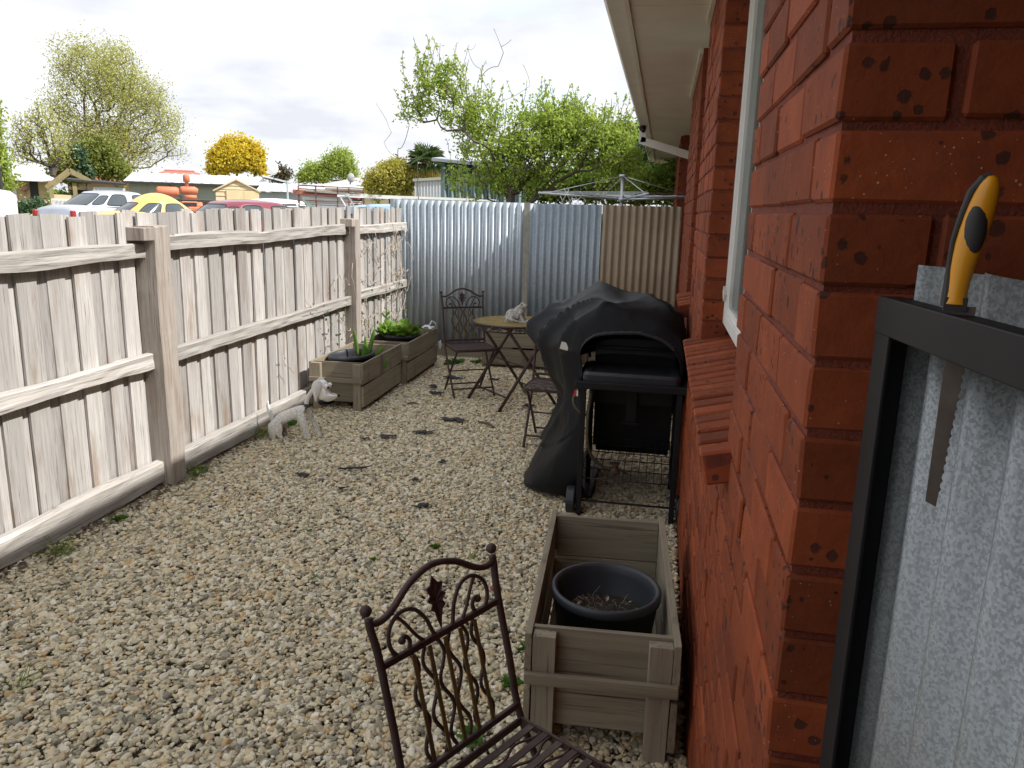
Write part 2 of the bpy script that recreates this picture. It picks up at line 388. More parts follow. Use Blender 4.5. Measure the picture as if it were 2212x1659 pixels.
lt = MB().bar((XG-.012, YC+9.3*.12+1.0, 1.30), (XG-.012, YC+9.3*.12+1.05, 1.33), .012, .03)
hx(lt.build('window_latch', m_gutter))
cu = MB()
for ya, yb in ((YC+7*.12, YC+19*.12), (YC+30*.12, YC+36*.12)):
    cu.grid(lambda a, b: (XG+.10+.012*math.sin(a*(yb-ya)*75)+.01*math.sin(a*(yb-ya)*31), ya+a*(yb-ya), SILL_Z+.13+b*1.37), int((yb-ya)*90), 3)
hx(cu.build('curtain', m_curtain, smooth=True))
MB2 = MB(); MB2.box(XG+.35, XG+.4, YC, YE, 0, SOF); hx(MB2.build('interior_wall', m_dark))
# rowlock sill bricks, sloping outwards
def sill(y0, n):
    me = brick_mesh(.235, .076, .075, .005, .0015, 'sill_brick')
    for i in range(n):
        o = hx(link('sill_brick', me, None, (XW-.058+.117, y0+i*.086+.038, SILL_Z-.012+rnd.gauss(0, .0012)), (rnd.gauss(0, .003), R(-13)+rnd.gauss(0, .004), rnd.gauss(0, .004))))
    b = MB(); b.bar((XW-.045, y0, SILL_Z-.045), (XW-.045, y0+n*.086, SILL_Z-.045), .0, .0)
    m = MB().box(-.108, .108, 0, n*.086-.01, -.031, .031).build('sill_mortar', m_mortar, None, (XW-.058+.117, y0, SILL_Z-.0125), (0, R(-13), 0)); hx(m)
sill(YC+7*.12-.10, 19); sill(YC+30*.12, 8)
# eave: lining, fascia, gutter, roof
GX = -.375
ev = MB(); ys = [-3.0, -.6, 1.8, 4.2, 6.6, 9.0, 11.4, 13.8, 16.3]
for a, b in zip(ys[:-1], ys[1:]):
    s = MB().box(GX+.14, XW+REC+.2, a, b-.006, SOF, SOF+.012); hx(s.build('eave_lining_sheet', m_cream))
por = MB().box(XW+REC+.2, 6, -3, YC+.1, SOF+.0, SOF+.012); hx(por.build('porch_ceiling', m_cream))
quad = MB()
for a, b in PIERS[:]:
    quad.box(XW-.022, XW-.001, YC+a*.12, YC+b*.12, SOF-.03, SOF-.001)
for a, b in ((7, 19), (30, 36)):
    quad.box(XG-.022, XG-.001, YC+a*.12, YC+b*.12, SOF-.03, SOF-.001)
hx(quad.build('eave_bead', m_cream))
fa = MB().box(GX+.115, GX+.138, -3.0, 16.35, SOF-.012, SOF+.15); hx(fa.build('fascia', m_cream))
gp = [(GX+.112, SOF+.14), (GX+.112, SOF+.03), (GX+.02, SOF+.022), (GX+.002, SOF+.04), (GX, SOF+.12), (GX-.012, SOF+.135)]
gu = MB(); 
gu.add([(x, y, z) for y in (-3.0, 16.3) for x, z in gp], [(i, i+1, len(gp)+i+1, len(gp)+i) for i in range(len(gp)-1)])
gu.add([(x, 16.3, z) for x, z in gp], [tuple(range(len(gp)))])
hx(gu.build('gutter', m_gutter, thick=.002))
# downpipe swinging back from the gutter to the wall
YD = 9.9
dp = MB(); dp.bar((GX+.055, YD, SOF+.03), (GX+.055, YD, SOF-.16), .09, .06, up=(0, 1, 0))
dp.bar((GX+.03, YD, SOF-.13), (XW+.10, YD, SOF-.31), .06, .09, up=(0, 0, 1)); dp.bar((XW+.13, YD, SOF-.27), (XW+.13, YD, .05), .09, .06, up=(0, 1, 0))
hx(dp.build('downpipe', m_gutter, bevel=.004))
ns = MB(); ns.ball((GX+.05, YD-.12, SOF-.0), .05, 8, 6, (.9, 1.1, .8)); ns.ball((GX+.06, YD-.16, SOF-.03), .03, 8, 6); hx(ns.build('gutter_lump', m_black))  # two black balls for the dark spot at the downpipe outlet
# roof sheets over the eave
m_roof = plain('terracotta roof tile', (.22, .07, .04), (.16, .06, .04), 6, .8, bs=.3)
rf = MB(); 
for i in range(13):
    x0 = GX+.02+i*.33; z0 = SOF+.15+i*.33*.36
    rf.box(x0, x0+.36, -3, 16.35, z0, z0+.03)
rf.add([(GX+.02, -3, SOF+.15), (4.6, -3, SOF+.15), (4.6, -3, SOF+1.75), (GX+.02, 16.35, SOF+.15), (4.6, 16.35, SOF+.15), (4.6, 16.35, SOF+1.75)], [(0, 1, 2), (3, 5, 4), (1, 4, 5, 2)])
hx(rf.build('roof', m_roof))
side = MB(); side.box(1.25, 1.35, -1.1, YC, -.1, SOF); side.box(-.5, 1.25, -1.2, -1.1, -.1, SOF); hx(side.build('added_shade_wall', m_mortar))  # unseen walls added around the viewer to darken the near brick corner

# ------------------------------------------------------------------ gate panel and saw
m_gsheet = galv('spangled galvanised sheet', (.19, .205, .21), (.31, .335, .34), 430, .45, .42)
gate = empty('gate', (.222, .845, 0), R(6), 'black steel framed gate of spangled galvanised corrugated iron standing open by brick corner', 'gate')
# local: -Y runs towards the viewer, +X away from the yard
GL, GT = .95, 1.526
f = MB(); f.box(0, .004, -.036, 0, .12, GT); f.box(.004, .042, -.004, 0, .12, GT); f.build('stile', m_black, gate, bevel=.0012)
f = MB(); f.box(0, .004, -GL, -GL+.036, .12, GT); f.box(.004, .042, -GL, -GL+.004, .12, GT); f.build('stile', m_black, gate, bevel=.0012)
f = MB(); f.box(-.0015, .003, -GL, 0, GT-.036, GT+.0015); f.box(.003, .022, -GL, 0, GT-.003, GT+.0012)
f.build('top_rail', m_black, gate, bevel=.0012)
f = MB(); f.box(-.0015, .003, -GL, 0, .11, .146); f.build('bottom_rail', m_black, gate)
def corr(name, x0, x1, z0, z1, mat, parent, amp=.0085, pitch=.076, ph=0, axis='x', y=0, th=.0012, loc=(0, 0, 0), wav=0, ragged=0):
    m = MB(); n = max(2, int((x1-x0)/pitch*12))
    def fn(a, b):
        x = x0+a*(x1-x0); d = amp*math.cos(2*math.pi*(x-x0)/pitch+ph)+wav*math.sin(x*9)
        z = z0+b*(z1-z0)+(ragged*noise.noise(Vector((x*25, 3, 0))) if b > .99 else 0)
        return (x, y+d, z) if axis == 'x' else (y+d, x, z)
    m.grid(fn, n, 6 if wav else 1); return m.build(name, mat, parent, loc, smooth=True, thick=th)
corr('corrugated_sheet', -GL+.02, -.005, .13, GT+.034, m_gsheet, gate, amp=.0115, axis='y', y=.0395, ph=1.2, ragged=.004)
# saw hooked over the top rail
m_yel = plain('yellow plastic grip', (.75, .33, .01), (.68, .29, .01), 3, .35); m_grip = plain('dark rubber grip', (.022, .021, .022), (.03, .028, .028), 20, .6)
m_blade = plain('grey brown steel blade', (.20, .17, .145), (.13, .11, .10), 30, .45, metal=.5)
SL = (.247, .70, 1.588)
saw = empty('pruning_saw', SL, R(75), 'hand saw with yellow and black grip hanging blade down behind gate top rail', 'saw')
def outline(zs, fwd, half):  # centre line y offset and half width in the y direction, thickness x
    return list(zip(zs, fwd, half))
sect = outline([-.056, -.046, -.027, -.004, .023, .042, .052, .056], [.005, .004, .003, .0, -.005, -.008, -.010, -.010], [.011, .009, .0105, .0130, .0135, .0115, .0080, .003])
h = MB(); n = 16; vs = []
for z, c_, r_ in sect: vs += [(.0115*(r_/.0165)**.5*math.cos(2*math.pi*k/n), c_+r_*math.sin(2*math.pi*k/n), z) for k in range(n)]
fs = [(i*n+k, i*n+(k+1) % n, (i+1)*n+(k+1) % n, (i+1)*n+k) for i in range(len(sect)-1) for k in range(n)]+[tuple(range(n)), tuple(range((len(sect)-1)*n, len(sect)*n))]
h.add(vs, fs); hd = h.build('handle', m_yel, saw, smooth=True, sub=1)
g_ = MB(); g_.ball((-.0062, -.003, .010), 1, 16, 10, (.0060, .0096, .023)); g_.build('grip_pad', m_grip, saw, smooth=True)
g_ = MB(); g_.tube([(0.0, .010, -.058), (0, .0115, -.046), (0, .0135, -.024), (0, .0135, 0), (0, .009, .023), (0, .004, .042), (0, -.004, .053), (0, -.010, .056)], [.007, .0055, .003, .0026, .0035, .0042, .0042, .003], 10)
g_.box(-.007, .007, -.006, .014, -.062, -.050); g_.build('back_strip', m_grip, saw, smooth=False)
saw.scale = (.86, .86, .93); bl = MB(); L0, L1 = -.058, -.248
bl.add([(x, y, z) for x in (-.0018, .0018) for y, z in ((-.008, L0), (.012, L0), (.010, L1+.004), (-.000, L1))], [(0, 1, 2, 3), (4, 7, 6, 5), (0, 4, 5, 1), (1, 5, 6, 2), (2, 6, 7, 3), (3, 7, 4, 0)])
for i in range(18):
    z = L0-.02-i*.0088; y0 = -.0078+.008*((L0-z)/(L0-L1))
    bl.add([(-.001, y0, z), (-.001, y0-.0016, z-.003), (-.001, y0, z-.006), (.001, y0, z), (.001, y0-.0016, z-.003), (.001, y0, z-.006)], [(0, 1, 2), (3, 5, 4), (0, 3, 4, 1), (1, 4, 5, 2)])
bl.build('blade', m_blade, saw, (0, -.006, 0))
# ------------------------------------------------------------------ ground
def ground_mat():
    m, t, p = newmat('gritty bed'); v = coords(t, (1, 1, 1), False)
    c = ramp(t, noi(t, v, 90, 5, .7), [(.3, (.02, .017, .013)), (.5, (.06, .05, .036)), (.7, (.20, .165, .11))])
    t.links.new(c, p.inputs['Base Color']); p.inputs['Roughness'].default_value = .95; bump(t, p, noi(t, v, 90, 5, .7), 1, .02); return m
m_ground = ground_mat()
tag(MB().box(-3.05, 2.0, -3, 9.2, -.30, -.012).build('ground', m_ground), kind='structure')
m_lot = plain('dry grass and dirt', (.16, .17, .07), (.20, .17, .11), .6, .95, bs=.6, bd=.05, bscale=12, rand=False)
# simple tiling: one sheet reaching the horizon, a level lot beyond the fence and a lower yard
def lotfn(x, y):
    inside = x > -3.06 and x < 7 and y < 8.34
    return -.34 if inside else .012*max(0, min(24, math.hypot(x, y)-12))*(y > 5)+min(.34, .02+max(max(-(x+3.06), 0), max(y-8.34, 0))*.30)+.03*noise.noise(Vector((x*.2, y*.2, 0)))
xs = [-900, -400, -200, -120, -80, -60, -45, -35, -28, -22, -17, -13, -10, -8, -6, -5, -4.2, -3.6, -3.07, -3.05, 0, 3, 6.99, 7.01, 10, 15, 25, 40, 80, 200, 600]
yl = [-60, -30, -10, -3, 0, 3, 6, 8.33, 8.35, 9, 10, 11, 12, 14, 17, 20, 25, 30, 36, 42, 50, 60, 75, 100, 150, 250, 500, 1100]
lot = MB(); lot.v = [(x, y, lotfn(x, y)) for x in xs for y in yl]; k = len(yl)
lot.f = [(i*k+j, (i+1)*k+j, (i+1)*k+j+1, i*k+j+1) for i in range(len(xs)-1) for j in range(k-1)]
tag(lot.build('grass_lot', m_lot, smooth=False), kind='structure')

# gravel: scattered pebble shapes
def pebble_mat():
    m, t, p = newmat('river pebbles'); oi = N(t, 'ShaderNodeObjectInfo'); v = coords(t, (1, 1, 1), True)
    c = ramp(t, oi.outputs['Random'], [(0, (.78, .70, .49)), (.12, (.62, .51, .30)), (.22, (.80, .74, .57)), (.32, (.30, .28, .20)), (.42, (.76, .67, .45)), (.50, (.15, .155, .13)), (.60, (.66, .57, .38)), (.70, (.86, .82, .69)), (.80, (.46, .42, .30)), (.87, (.60, .38, .16)), (.92, (.74, .65, .45)), (1, (.09, .095, .09))])
    n = noi(t, v, 90, 4, .6); c = mix(t, ramp(t, n, [(.35, 0.), (.7, .35)]), c, (.36, .29, .20))
    t.links.new(c, p.inputs['Base Color']); p.inputs['Roughness'].default_value = .62; p.inputs['Specular IOR Level'].default_value = .3
    bump(t, p, noi(t, v, 260, 3, .6), .15, .002); return m
m_peb = pebble_mat()
gme = bpy.data.meshes.new('gravel')
regs = [(-2.79, .165, 1.0, 3.2, 1), (-2.79, .165, 3.2, 5.4, .8), (-2.79, .165, 5.4, 8.2, .72), (-2.79, -.8, .4, 1.0, .9)]
gv, gf = [], []
for x0, x1, y0, y1, d in regs:
    nx, ny = 12, 8
    b0 = len(gv)
    for i in range(nx+1):
        for j in range(ny+1):
            x = x0+(x1-x0)*i/nx; y = y0+(y1-y0)*j/ny
            gv.append((x, y, -.004+.010*noise.noise(Vector((x*1.6, y*1.6, 0)))))
    gf += [(b0+i*(ny+1)+j, b0+(i+1)*(ny+1)+j, b0+(i+1)*(ny+1)+j+1, b0+i*(ny+1)+j+1) for i in range(nx) for j in range(ny)]
gme.from_pydata(gv, [], gf); gme.materials.append(m_peb)
gravel = link('gravel', gme); tag(gravel, 'cream, tan and grey river pebbles covering the whole yard floor', 'gravel', kind='stuff')
ng = bpy.data.node_groups.new('pebble_scatter', 'GeometryNodeTree')
ng.interface.new_socket('Geometry', in_out='INPUT', socket_type='NodeSocketGeometry'); ng.interface.new_socket('Geometry', in_out='OUTPUT', socket_type='NodeSocketGeometry')
gi = ng.nodes.new('NodeGroupInput'); go = ng.nodes.new('NodeGroupOutput'); L = ng.links.new
inst = ng.nodes.new('GeometryNodeGeometryToInstance')
for k in range(6):
    ico = ng.nodes.new('GeometryNodeMeshIcoSphere'); ico.inputs['Radius'].default_value = .5; ico.inputs['Subdivisions'].default_value = 3
    sp = ng.nodes.new('GeometryNodeSetPosition'); nz = ng.nodes.new('ShaderNodeTexNoise'); nz.noise_dimensions = '4D'
    nz.inputs['W'].default_value = k*7.3; nz.inputs['Scale'].default_value = 1.5; nz.inputs['Detail'].default_value = 1.2
    sb = ng.nodes.new('ShaderNodeVectorMath'); sb.operation = 'SUBTRACT'; sb.inputs[1].default_value = (.5, .5, .5); L(nz.outputs['Color'], sb.inputs[0])
    sc_ = ng.nodes.new('ShaderNodeVectorMath'); sc_.operation = 'SCALE'; sc_.inputs['Scale'].default_value = .75; L(sb.outputs[0], sc_.inputs[0])
    L(ico.outputs[0], sp.inputs['Geometry']); L(sc_.outputs[0], sp.inputs['Offset'])
    tr = ng.nodes.new('GeometryNodeTransform'); tr.inputs['Scale'].default_value = (1.25, .9+.05*(k % 3), .55+.08*(k % 4)); L(sp.outputs[0], tr.inputs[0])
    ss = ng.nodes.new('GeometryNodeSetShadeSmooth'); L(tr.outputs[0], ss.inputs[0])
    sm_ = ng.nodes.new('GeometryNodeSetMaterial'); sm_.inputs['Material'].default_value = m_peb; L(ss.outputs[0], sm_.inputs[0]); L(sm_.outputs[0], inst.inputs[0])
dp_ = ng.nodes.new('GeometryNodeDistributePointsOnFaces'); dp_.inputs['Density'].default_value = 8600; L(gi.outputs[0], dp_.inputs['Mesh'])
spz = ng.nodes.new('GeometryNodeSetPosition'); rz = ng.nodes.new('FunctionNodeRandomValue'); rz.data_type = 'FLOAT_VECTOR'
rz.inputs[0].default_value = (0, 0, -.010); rz.inputs[1].default_value = (0, 0, .007); L(dp_.outputs[0], spz.inputs[0]); L(rz.outputs[0], spz.inputs['Offset'])
ip = ng.nodes.new('GeometryNodeInstanceOnPoints'); L(spz.outputs[0], ip.inputs['Points']); L(inst.outputs[0], ip.inputs['Instance']); ip.inputs['Pick Instance'].default_value = True
rr = ng.nodes.new('FunctionNodeRandomValue'); rr.data_type = 'FLOAT_VECTOR'; rr.inputs[0].default_value = (-.45, -.45, 0); rr.inputs[1].default_value = (.45, .45, 6.283); rr.inputs['Seed'].default_value = 4
L(rr.outputs[0], ip.inputs['Rotation'])
r3 = ng.nodes.new('FunctionNodeRandomValue'); r3.data_type = 'FLOAT'; r3.inputs[2].default_value = 0; r3.inputs[3].default_value = 1; r3.inputs['Seed'].default_value = 9
pw = ng.nodes.new('ShaderNodeMath'); pw.operation = 'POWER'; pw.inputs[1].default_value = 2.2; L(r3.outputs[1], pw.inputs[0])
mr = ng.nodes.new('ShaderNodeMapRange'); mr.inputs[3].default_value = .0115; mr.inputs[4].default_value = .029; L(pw.outputs[0], mr.inputs[0]); L(mr.outputs[0], ip.inputs['Scale'])
L(ip.outputs[0], go.inputs[0])
md = gravel.modifiers.new('scatter', 'NODES'); md.node_group = ng

# ------------------------------------------------------------------ paling fence on the left
FX = -2.80                       # yard face of the palings
fence = empty('paling_fence', (FX, 5, 0), 0, 'weathered grey timber paling fence with long split rails running along the gravel', 'fence')
def fadd(o): o.parent = fence; o.location = Vector(o.location)-Vector((FX, 5, 0)); return o
def ftop(y): return 1.525+.08*min(1, max(0, (y-2.4)/4.0))
y = -1.6; i = 0
while y < 8.17:
    wd = rnd.uniform(.096, .118) if y < 6.6 else rnd.uniform(.07, .09)
    th = .013; top = ftop(y)+rnd.uniform(-.014, .012); lean = rnd.gauss(0, .002); fxo = (i % 2)*.0145+rnd.uniform(0, .0015)
    m = MB(); seg = 9
    ph = rnd.uniform(0, 50)
    for s in range(seg+1):
        z = .0+(top)*s/seg
        a = .003*noise.noise(Vector((ph, z*2.3, 0))); b = .003*noise.noise(Vector((ph+9, z*2.3, 0))); c_ = .004*noise.noise(Vector((ph+17, z*1.1, 0)))
        ch = rnd.uniform(-.006, .003) if s == seg else 0; ch2 = rnd.uniform(-.006, .003) if s == seg else 0
        yo = lean*z
        m.v += [(c_, a+yo, z+ch), (c_, wd+b+yo, z+ch2), (c_-th, wd+b+yo, z+ch2), (c_-th, a+yo, z+ch)]
    for s in range(seg):
        k = s*4
        m.f += [(k+q, k+(q+1) % 4, k+4+(q+1) % 4, k+4+q) for q in range(4)]
    m.f += [(3, 2, 1, 0), (seg*4, seg*4+1, seg*4+2, seg*4+3)]
    fadd(m.build('paling', m_grain_v, None, (FX-fxo, y, 0), (0, rnd.gauss(0, .004), rnd.gauss(0, .009))))
    gap = rnd.uniform(-.030, -.020) if y < 6.5 else rnd.uniform(-.004, .02)
    y += wd+gap; i += 1
def rough_beam(p, q, wd, ht, name, mat, seg=46, wob=.006, seed=0, split=None):
    """rough split rail from p to q along y; wd in x, ht in z"""
    p = Vector(p); q = Vector(q); m = MB(); nz = 5; per = []
    prof = [(-.5, -.5), (.5, -.5), (.54, -.2), (.46, .12), (.5, .42), (.3, .5), (-.5, .52)]
    npf = len(prof)
    for s in range(seg+1):
        t = s/seg; c = p.lerp(q, t); yy = c.y*2.2
        h_ = ht*(1+.16*noise.noise(Vector((yy*.8, seed, 1)))); w_ = wd*(1+.18*noise.noise(Vector((yy, seed, 5))))
        dz = wob*noise.noise(Vector((yy*.7, seed, 9)))*1.5
        if split and abs(t-split) < .16: dz -= .012*(1-abs(t-split)/.16); h_ *= 1-.12*(1-abs(t-split)/.16)
        for a, (u, v) in enumerate(prof):
            jx = .16*wd*noise.noise(Vector((yy*2.5, seed+a*3.1, 2))); jz = .05*ht*noise.noise(Vector((yy*3, seed+a*2.7, 4)))
            m.v.append((c.x+u*w_+(jx if 1 <= a <= 4 else 0), c.y, c.z+v*h_+dz+jz))
    for s in range(seg):
        for a in range(npf): m.f.append((s*npf+a, s*npf+(a+1) % npf, (s+1)*npf+(a+1) % npf, (s+1)*npf+a))
    m.f += [tuple(range(npf-1, -1, -1)), tuple(range(seg*npf, (seg+1)*npf))]
    return m.build(name, mat)
RX = FX+.026
P1, P2 = 3.80, 6.62
bays = [(-1.6, P1-.0, 1.295, 1.345, .72, .735), (P1+.05, P2, 1.375, 1.415, .735, .775), (P2+.05, 8.19, 1.40, 1.42, .80, .80)]
for k, (a, b, t0, t1, l0, l1) in enumerate(bays):
    fadd(rough_beam((RX, a, t0), (RX, b, t1), .042, .082, 'rail', m_rail, 60, .010, k*11, split=.45 if k == 1 else None))
    fadd(rough_beam((RX, a, l0), (RX, b, l1), .042, .080, 'rail', m_rail, 60, .006, k*11+5))
    if k < 2:
        fadd(rough_beam((RX+.01, a, .075 if k == 0 else .085), (RX+.01, b-.3 if k == 1 else b, .09), .05, .135, 'plinth_board', m_rail, 60, .012, k*11+8))
        fadd(rough_beam((RX-.02, a, -.02), (RX-.02, b, -.02), .05, .12, 'plinth_board', m_rail, 40, .012, k*11+28))
    else: fadd(rough_beam((RX+.0, a, .06), (RX+.0, b, .06), .04, .12, 'plinth_board', m_rail, 30, .012, k*11+8))
# split sliver standing up off the second rail
m = MB(); 
for s in range(13):
    t = s/12; m.v += [(RX+.012, 4.05+t*.95, 1.425+.012*math.sin(t*3.1)+.006*noise.noise(Vector((t*6, 1, 1)))), (RX+.018, 4.05+t*.95, 1.418+.006*math.sin(t*3.1)-.006*t), (RX-.004, 4.05+t*.95, 1.425+.012*math.sin(t*3.1))]
m.f = [(s*3+a, s*3+(a+1) % 3, s*3+3+(a+1) % 3, s*3+3+a) for s in range(12) for a in range(3)]; fadd(m.build('rail_splinter', m_rail))
def post(yc, top, wid=.095, dep=.085, seed=0):
    m = MB(); seg = 22; x0, x1 = FX+.012, FX+.012+dep
    prof = [(x0-.03, yc), (x1-.005, yc), (x1, yc+.006), (x1, yc+wid-.006), (x1-.005, yc+wid), (x0-.03, yc+wid)]
    for s in range(seg+1):
        z = -.1+(top+.1)*s/seg
        for a, (X, Y) in enumerate(prof):
            n_ = noise.noise(Vector((X*9+seed, Y*9, z*2.4))); n2_ = noise.noise(Vector((X*40+seed, Y*40, z*12)))
            zz = z+(.008*(a % 2)-.012*(X > x0)*.5 if s == seg else 0)
            m.v.append((X+(.006*n_+.002*n2_ if a in (1, 2, 3, 4) else 0), Y+.004*n_+.0015*n2_, zz))
    k = len(prof)
    for s in range(seg): m.f += [(s*k+a, s*k+(a+1) % k, (s+1)*k+(a+1) % k, (s+1)*k+a) for a in range(k)]
    m.f += [tuple(range(seg*k, seg*k+k))]
    return fadd(m.build('post', m_post))
post(P1-.03, 1.475, .135, .10, 3); post(P2-.02, 1.50, .115, .09, 8)
# dark mortise shoulder where the rails enter the near posts
for yy, zt in ((P1, 1.44), (P2, 1.475)):
    m = MB().box(FX-.01, FX+.110, yy-.115, yy-.028, zt-.04, zt+.03, .003); fadd(m.build('post_shoulder', m_post, bevel=.003))

# ------------------------------------------------------------------ corrugated fence across the back
YB = 8.23
m_zinc = galv('old zinc sheet', (.34, .39, .43), (.40, .45, .49), 60, .25, .38)
m_zinc2 = galv('old zinc sheet bluer', (.29, .35, .39), (.35, .41, .45), 60, .15, .42)
m_beige = plain('beige sheet', (.36, .28, .19), (.30, .235, .16), 5, .5, orand=(.95, 1.05))
cf = empty('corrugated_fence', (-1.4, YB, 0), 0, 'corrugated iron fence across the back of the yard, blue grey with beige sheet at right', 'fence')
def cadd(o): o.parent = cf; o.location = Vector(o.location)-Vector((-1.4, YB, 0)); return o
TZ = 1.695
for (a, b, mt_, dz) in ((-2.90, -2.14, m_zinc, .005), (-2.14, -1.455, m_zinc, 0), (-1.43, -.64, m_zinc2, -.004), (-.635, .178, m_beige, -.004)):
    cadd(corr('corrugated_sheet', a, b, .10, TZ+dz, mt_, None, y=YB-(.003 if mt_ is m_beige else 0), amp=.0115, ragged=.002, ph=.4))
m_plank_h = m_plank_x
cadd(MB().box(-2.9, .17, YB-.05, YB-.015, -.05, .135, .002).build('plinth_board', m_plank_x))
cadd(MB().box(-2.945, -2.905, YB-.03, YB+.02, 0, TZ+.012).build('end_flashing', m_zinc))
cadd(MB().box(-1.46, -1.40, YB-.020, YB-.011, .1, TZ+.004, .001).build('joint_strip', plain('lichen stained strip', (.36, .36, .31), (.27, .26, .215), 16, .9, bs=.5)))
cadd(MB().box(-2.9, .17, YB+.02, YB+.06, 1.5, 1.58).build('rail', m_plank_x)); cadd(MB().box(-2.9, .17, YB+.02, YB+.06, .5, .58).build('rail', m_plank_x))
for x in (-2.88, -.66, .1): cadd(MB().box(x, x+.07, YB+.06, YB+.13, -.1, 1.6).build('post', m_post))

# ------------------------------------------------------------------ planter boxes
def make_planter():
    r = empty('planter_box'); Lp, Wp, h = .98, .455, .40      # local origin: near left corner, runs along +y
    for sx in (0, Wp-.02):
        for z0, z1 in ((.229, .395), (.045, .209)):
            MB().box(sx, sx+.02, 0, Lp, z0, z1, .0015).build('side_board', m_plank, r, bevel=.0015)
    for sy in (.045, Lp-.065):
        MB().box(.022, Wp-.022, sy, sy+.02, .224, .392, .0015).build('end_board', m_plank_x, r, bevel=.0015)
        MB().box(.022, Wp-.022, sy, sy+.02, .070, .218, .0015).build('end_board', m_plank_x, r, bevel=.0015)
    for sx in (.0235, Wp-.0235-.068):
        for sy in (.003, Lp-.043):
            MB().box(sx, sx+.068, sy, sy+.04, -.01, .385, .0015).build('leg', m_plank_z, r, bevel=.0015)
    for sy in (-.019, Lp+.001):
        MB().box(.004, Wp-.004, sy, sy+.018, .236, .272, .0015).build('batten', m_plank_x, r, bevel=.001)
    for k in range(4):
        MB().box(.03+k*.105, .03+k*.105+.085, .07, Lp-.07, .06, .078, .001).build('floor_slat', m_plank, r)
    MB().box(.06, .09, .02, Lp-.02, -.005, .03).build('skid', m_plank, r)
    MB().box(Wp-.09, Wp-.06, .02, Lp-.02, -.005, .03).build('skid', m_plank, r)
    return r
pb = make_planter(); G = 'weathered slatted timber planter boxes'
def setp(o, x, y, rz, label): o.location = (x, y, 0); o.rotation_euler = (0, 0, rz); tag(o, label, 'planter', G); return o
setp(pb, -.322, 2.02, R(3.2), 'grey timber planter box by the brick wall, in front of the barbecue')
setp(copy_tree(pb), -2.715, 5.62, R(1.5), 'timber planter box nearest the white dog ornament, holding tulip leaves')
setp(copy_tree(pb), -2.69, 6.68, R(1.0), 'timber planter box against the paling fence holding bright green lettuce, behind another planter')
setp(copy_tree(pb), -.80, 7.70, R(90), 'timber planter box lying along the beige and blue corrugated fence behind the table')
# pots
def make_pot(rt, rb, h, name='plant_pot'):
    pr = [(rb*.2, .0), (rb, .0), (rt*.955, h-.03), (rt*.99, h-.032), (rt, h-.022), (rt, h-.006), (rt-.006, h), (rt-.016, h-.001), (rt-.022, h-.01), (rt-.027, h-.035), (rb-.01, .02), (.001, .02)]
    return MB().lathe(pr, 48).mesh(name, m_pot, True)
def pot(x, y, z, rt, h, label, soil=.6, tilt=(0, 0, 0), group='round charcoal pots in the planter boxes'):
    o = link('plant_pot', make_pot(rt, rt*.78, h), None, (x, y, z), tilt); tag(o, label, 'pot', group)
    rs = rt*(.78+.22*soil)-.027
    s = MB().lathe([(.001, h*soil+.01), (rs*.5, h*soil+.004), (rs*.85, h*soil-.004), (rs, h*soil)], 28).build('soil', m_soil, o, smooth=True)
    return o
p1 = pot(-.112, 2.42, .085, .187, .285, 'round charcoal plastic pot with dead twigs, beside the brick wall', .62)
m_straw = plain('dry straw', (.30, .24, .15), (.17, .13, .08), 20, .8)
tw = MB()
for k in range(70):
    a = rnd.uniform(0, 6.28); r_ = .115*math.sqrt(rnd.random()); c_ = Vector((r_*math.cos(a), r_*math.sin(a), .19+rnd.uniform(0, .012)))
    d = Vector((rnd.uniform(-1, 1), rnd.uniform(-1, 1), rnd.uniform(-.1, .45)))*rnd.uniform(.015, .045)
    tw.tube([c_, c_+d*.5+Vector((0, 0, .004)), c_+d], [.0012, .001, .0006], 4)
tw.tube([(-.03, .0, .19), (-.045, .01, .24), (-.02, .015, .275)], [.0013, .001, .0006], 4); tw.tube([(-.05, .01, .19), (-.04, -.0, .23)], .001, 4)
tag(tw.build('dead_twigs', m_straw, p1), kind='stuff')
m_pale = plain('pale dead leaf', (.42, .38, .34), (.3, .26, .22), 20, .8)
lf = MB()
for k in range(12):
    a = rnd.uniform(0, 6.28); r_ = .11*math.sqrt(rnd.random()); c_ = Vector((r_*math.cos(a), r_*math.sin(a), .198)); b = rnd.uniform(0, 6.28); e1 = Vector((math.cos(b), math.sin(b), .3))*.014; e2 = Vector((-math.sin(b), math.cos(b), .1))*.005
    lf.add([c_-e1, c_-e2, c_+e1, c_+e2+Vector((0, 0, .004))], [(0, 1, 2, 3)])
tag(lf.build('leaf_litter', m_pale, p1, thick=.0006), kind='stuff')
p2 = pot(-2.475, 5.98, .10, .195, .315, 'round charcoal pot with three broad tulip leaves near the white dog ornament', .80, (R(3), R(-4), 0))
p3 = pot(-2.46, 7.14, .10, .19, .31, 'round charcoal pot overflowing with bright green lettuce by the fence', .8)
p4 = pot(-1.35, 7.93, .09, .17, .27, 'round charcoal pot inside the planter behind the table', .8)
def blade_leaf(m, base, tip, wd, bend=(0, 0, 0), seg=6, cup=.3):
    base = Vector(base); tip = Vector(tip); d = tip-base; side = d.cross(Vector((.3, 1, .2))).normalized(); nrm = side.cross(d.normalized())
    vs = []
    for s in range(seg+1):
        t = s/seg; c_ = base+d*t+Vector(bend)*math.sin(t*math.pi*.5)**2
        w_ = wd*math.sin(math.pi*min(1, .12+t*.88))**.7+.0004
        vs += [c_-side*w_+nrm*w_*cup, c_, c_+side*w_+nrm*w_*cup]
    m.add(vs, [(s*3+a, s*3+a+1, s*3+4+a, s*3+3+a) for s in range(seg) for a in (0, 1)])
m_tulip = leafmat('tulip leaf', [(.12, .26, .035), (.17, .34, .05)], .3)
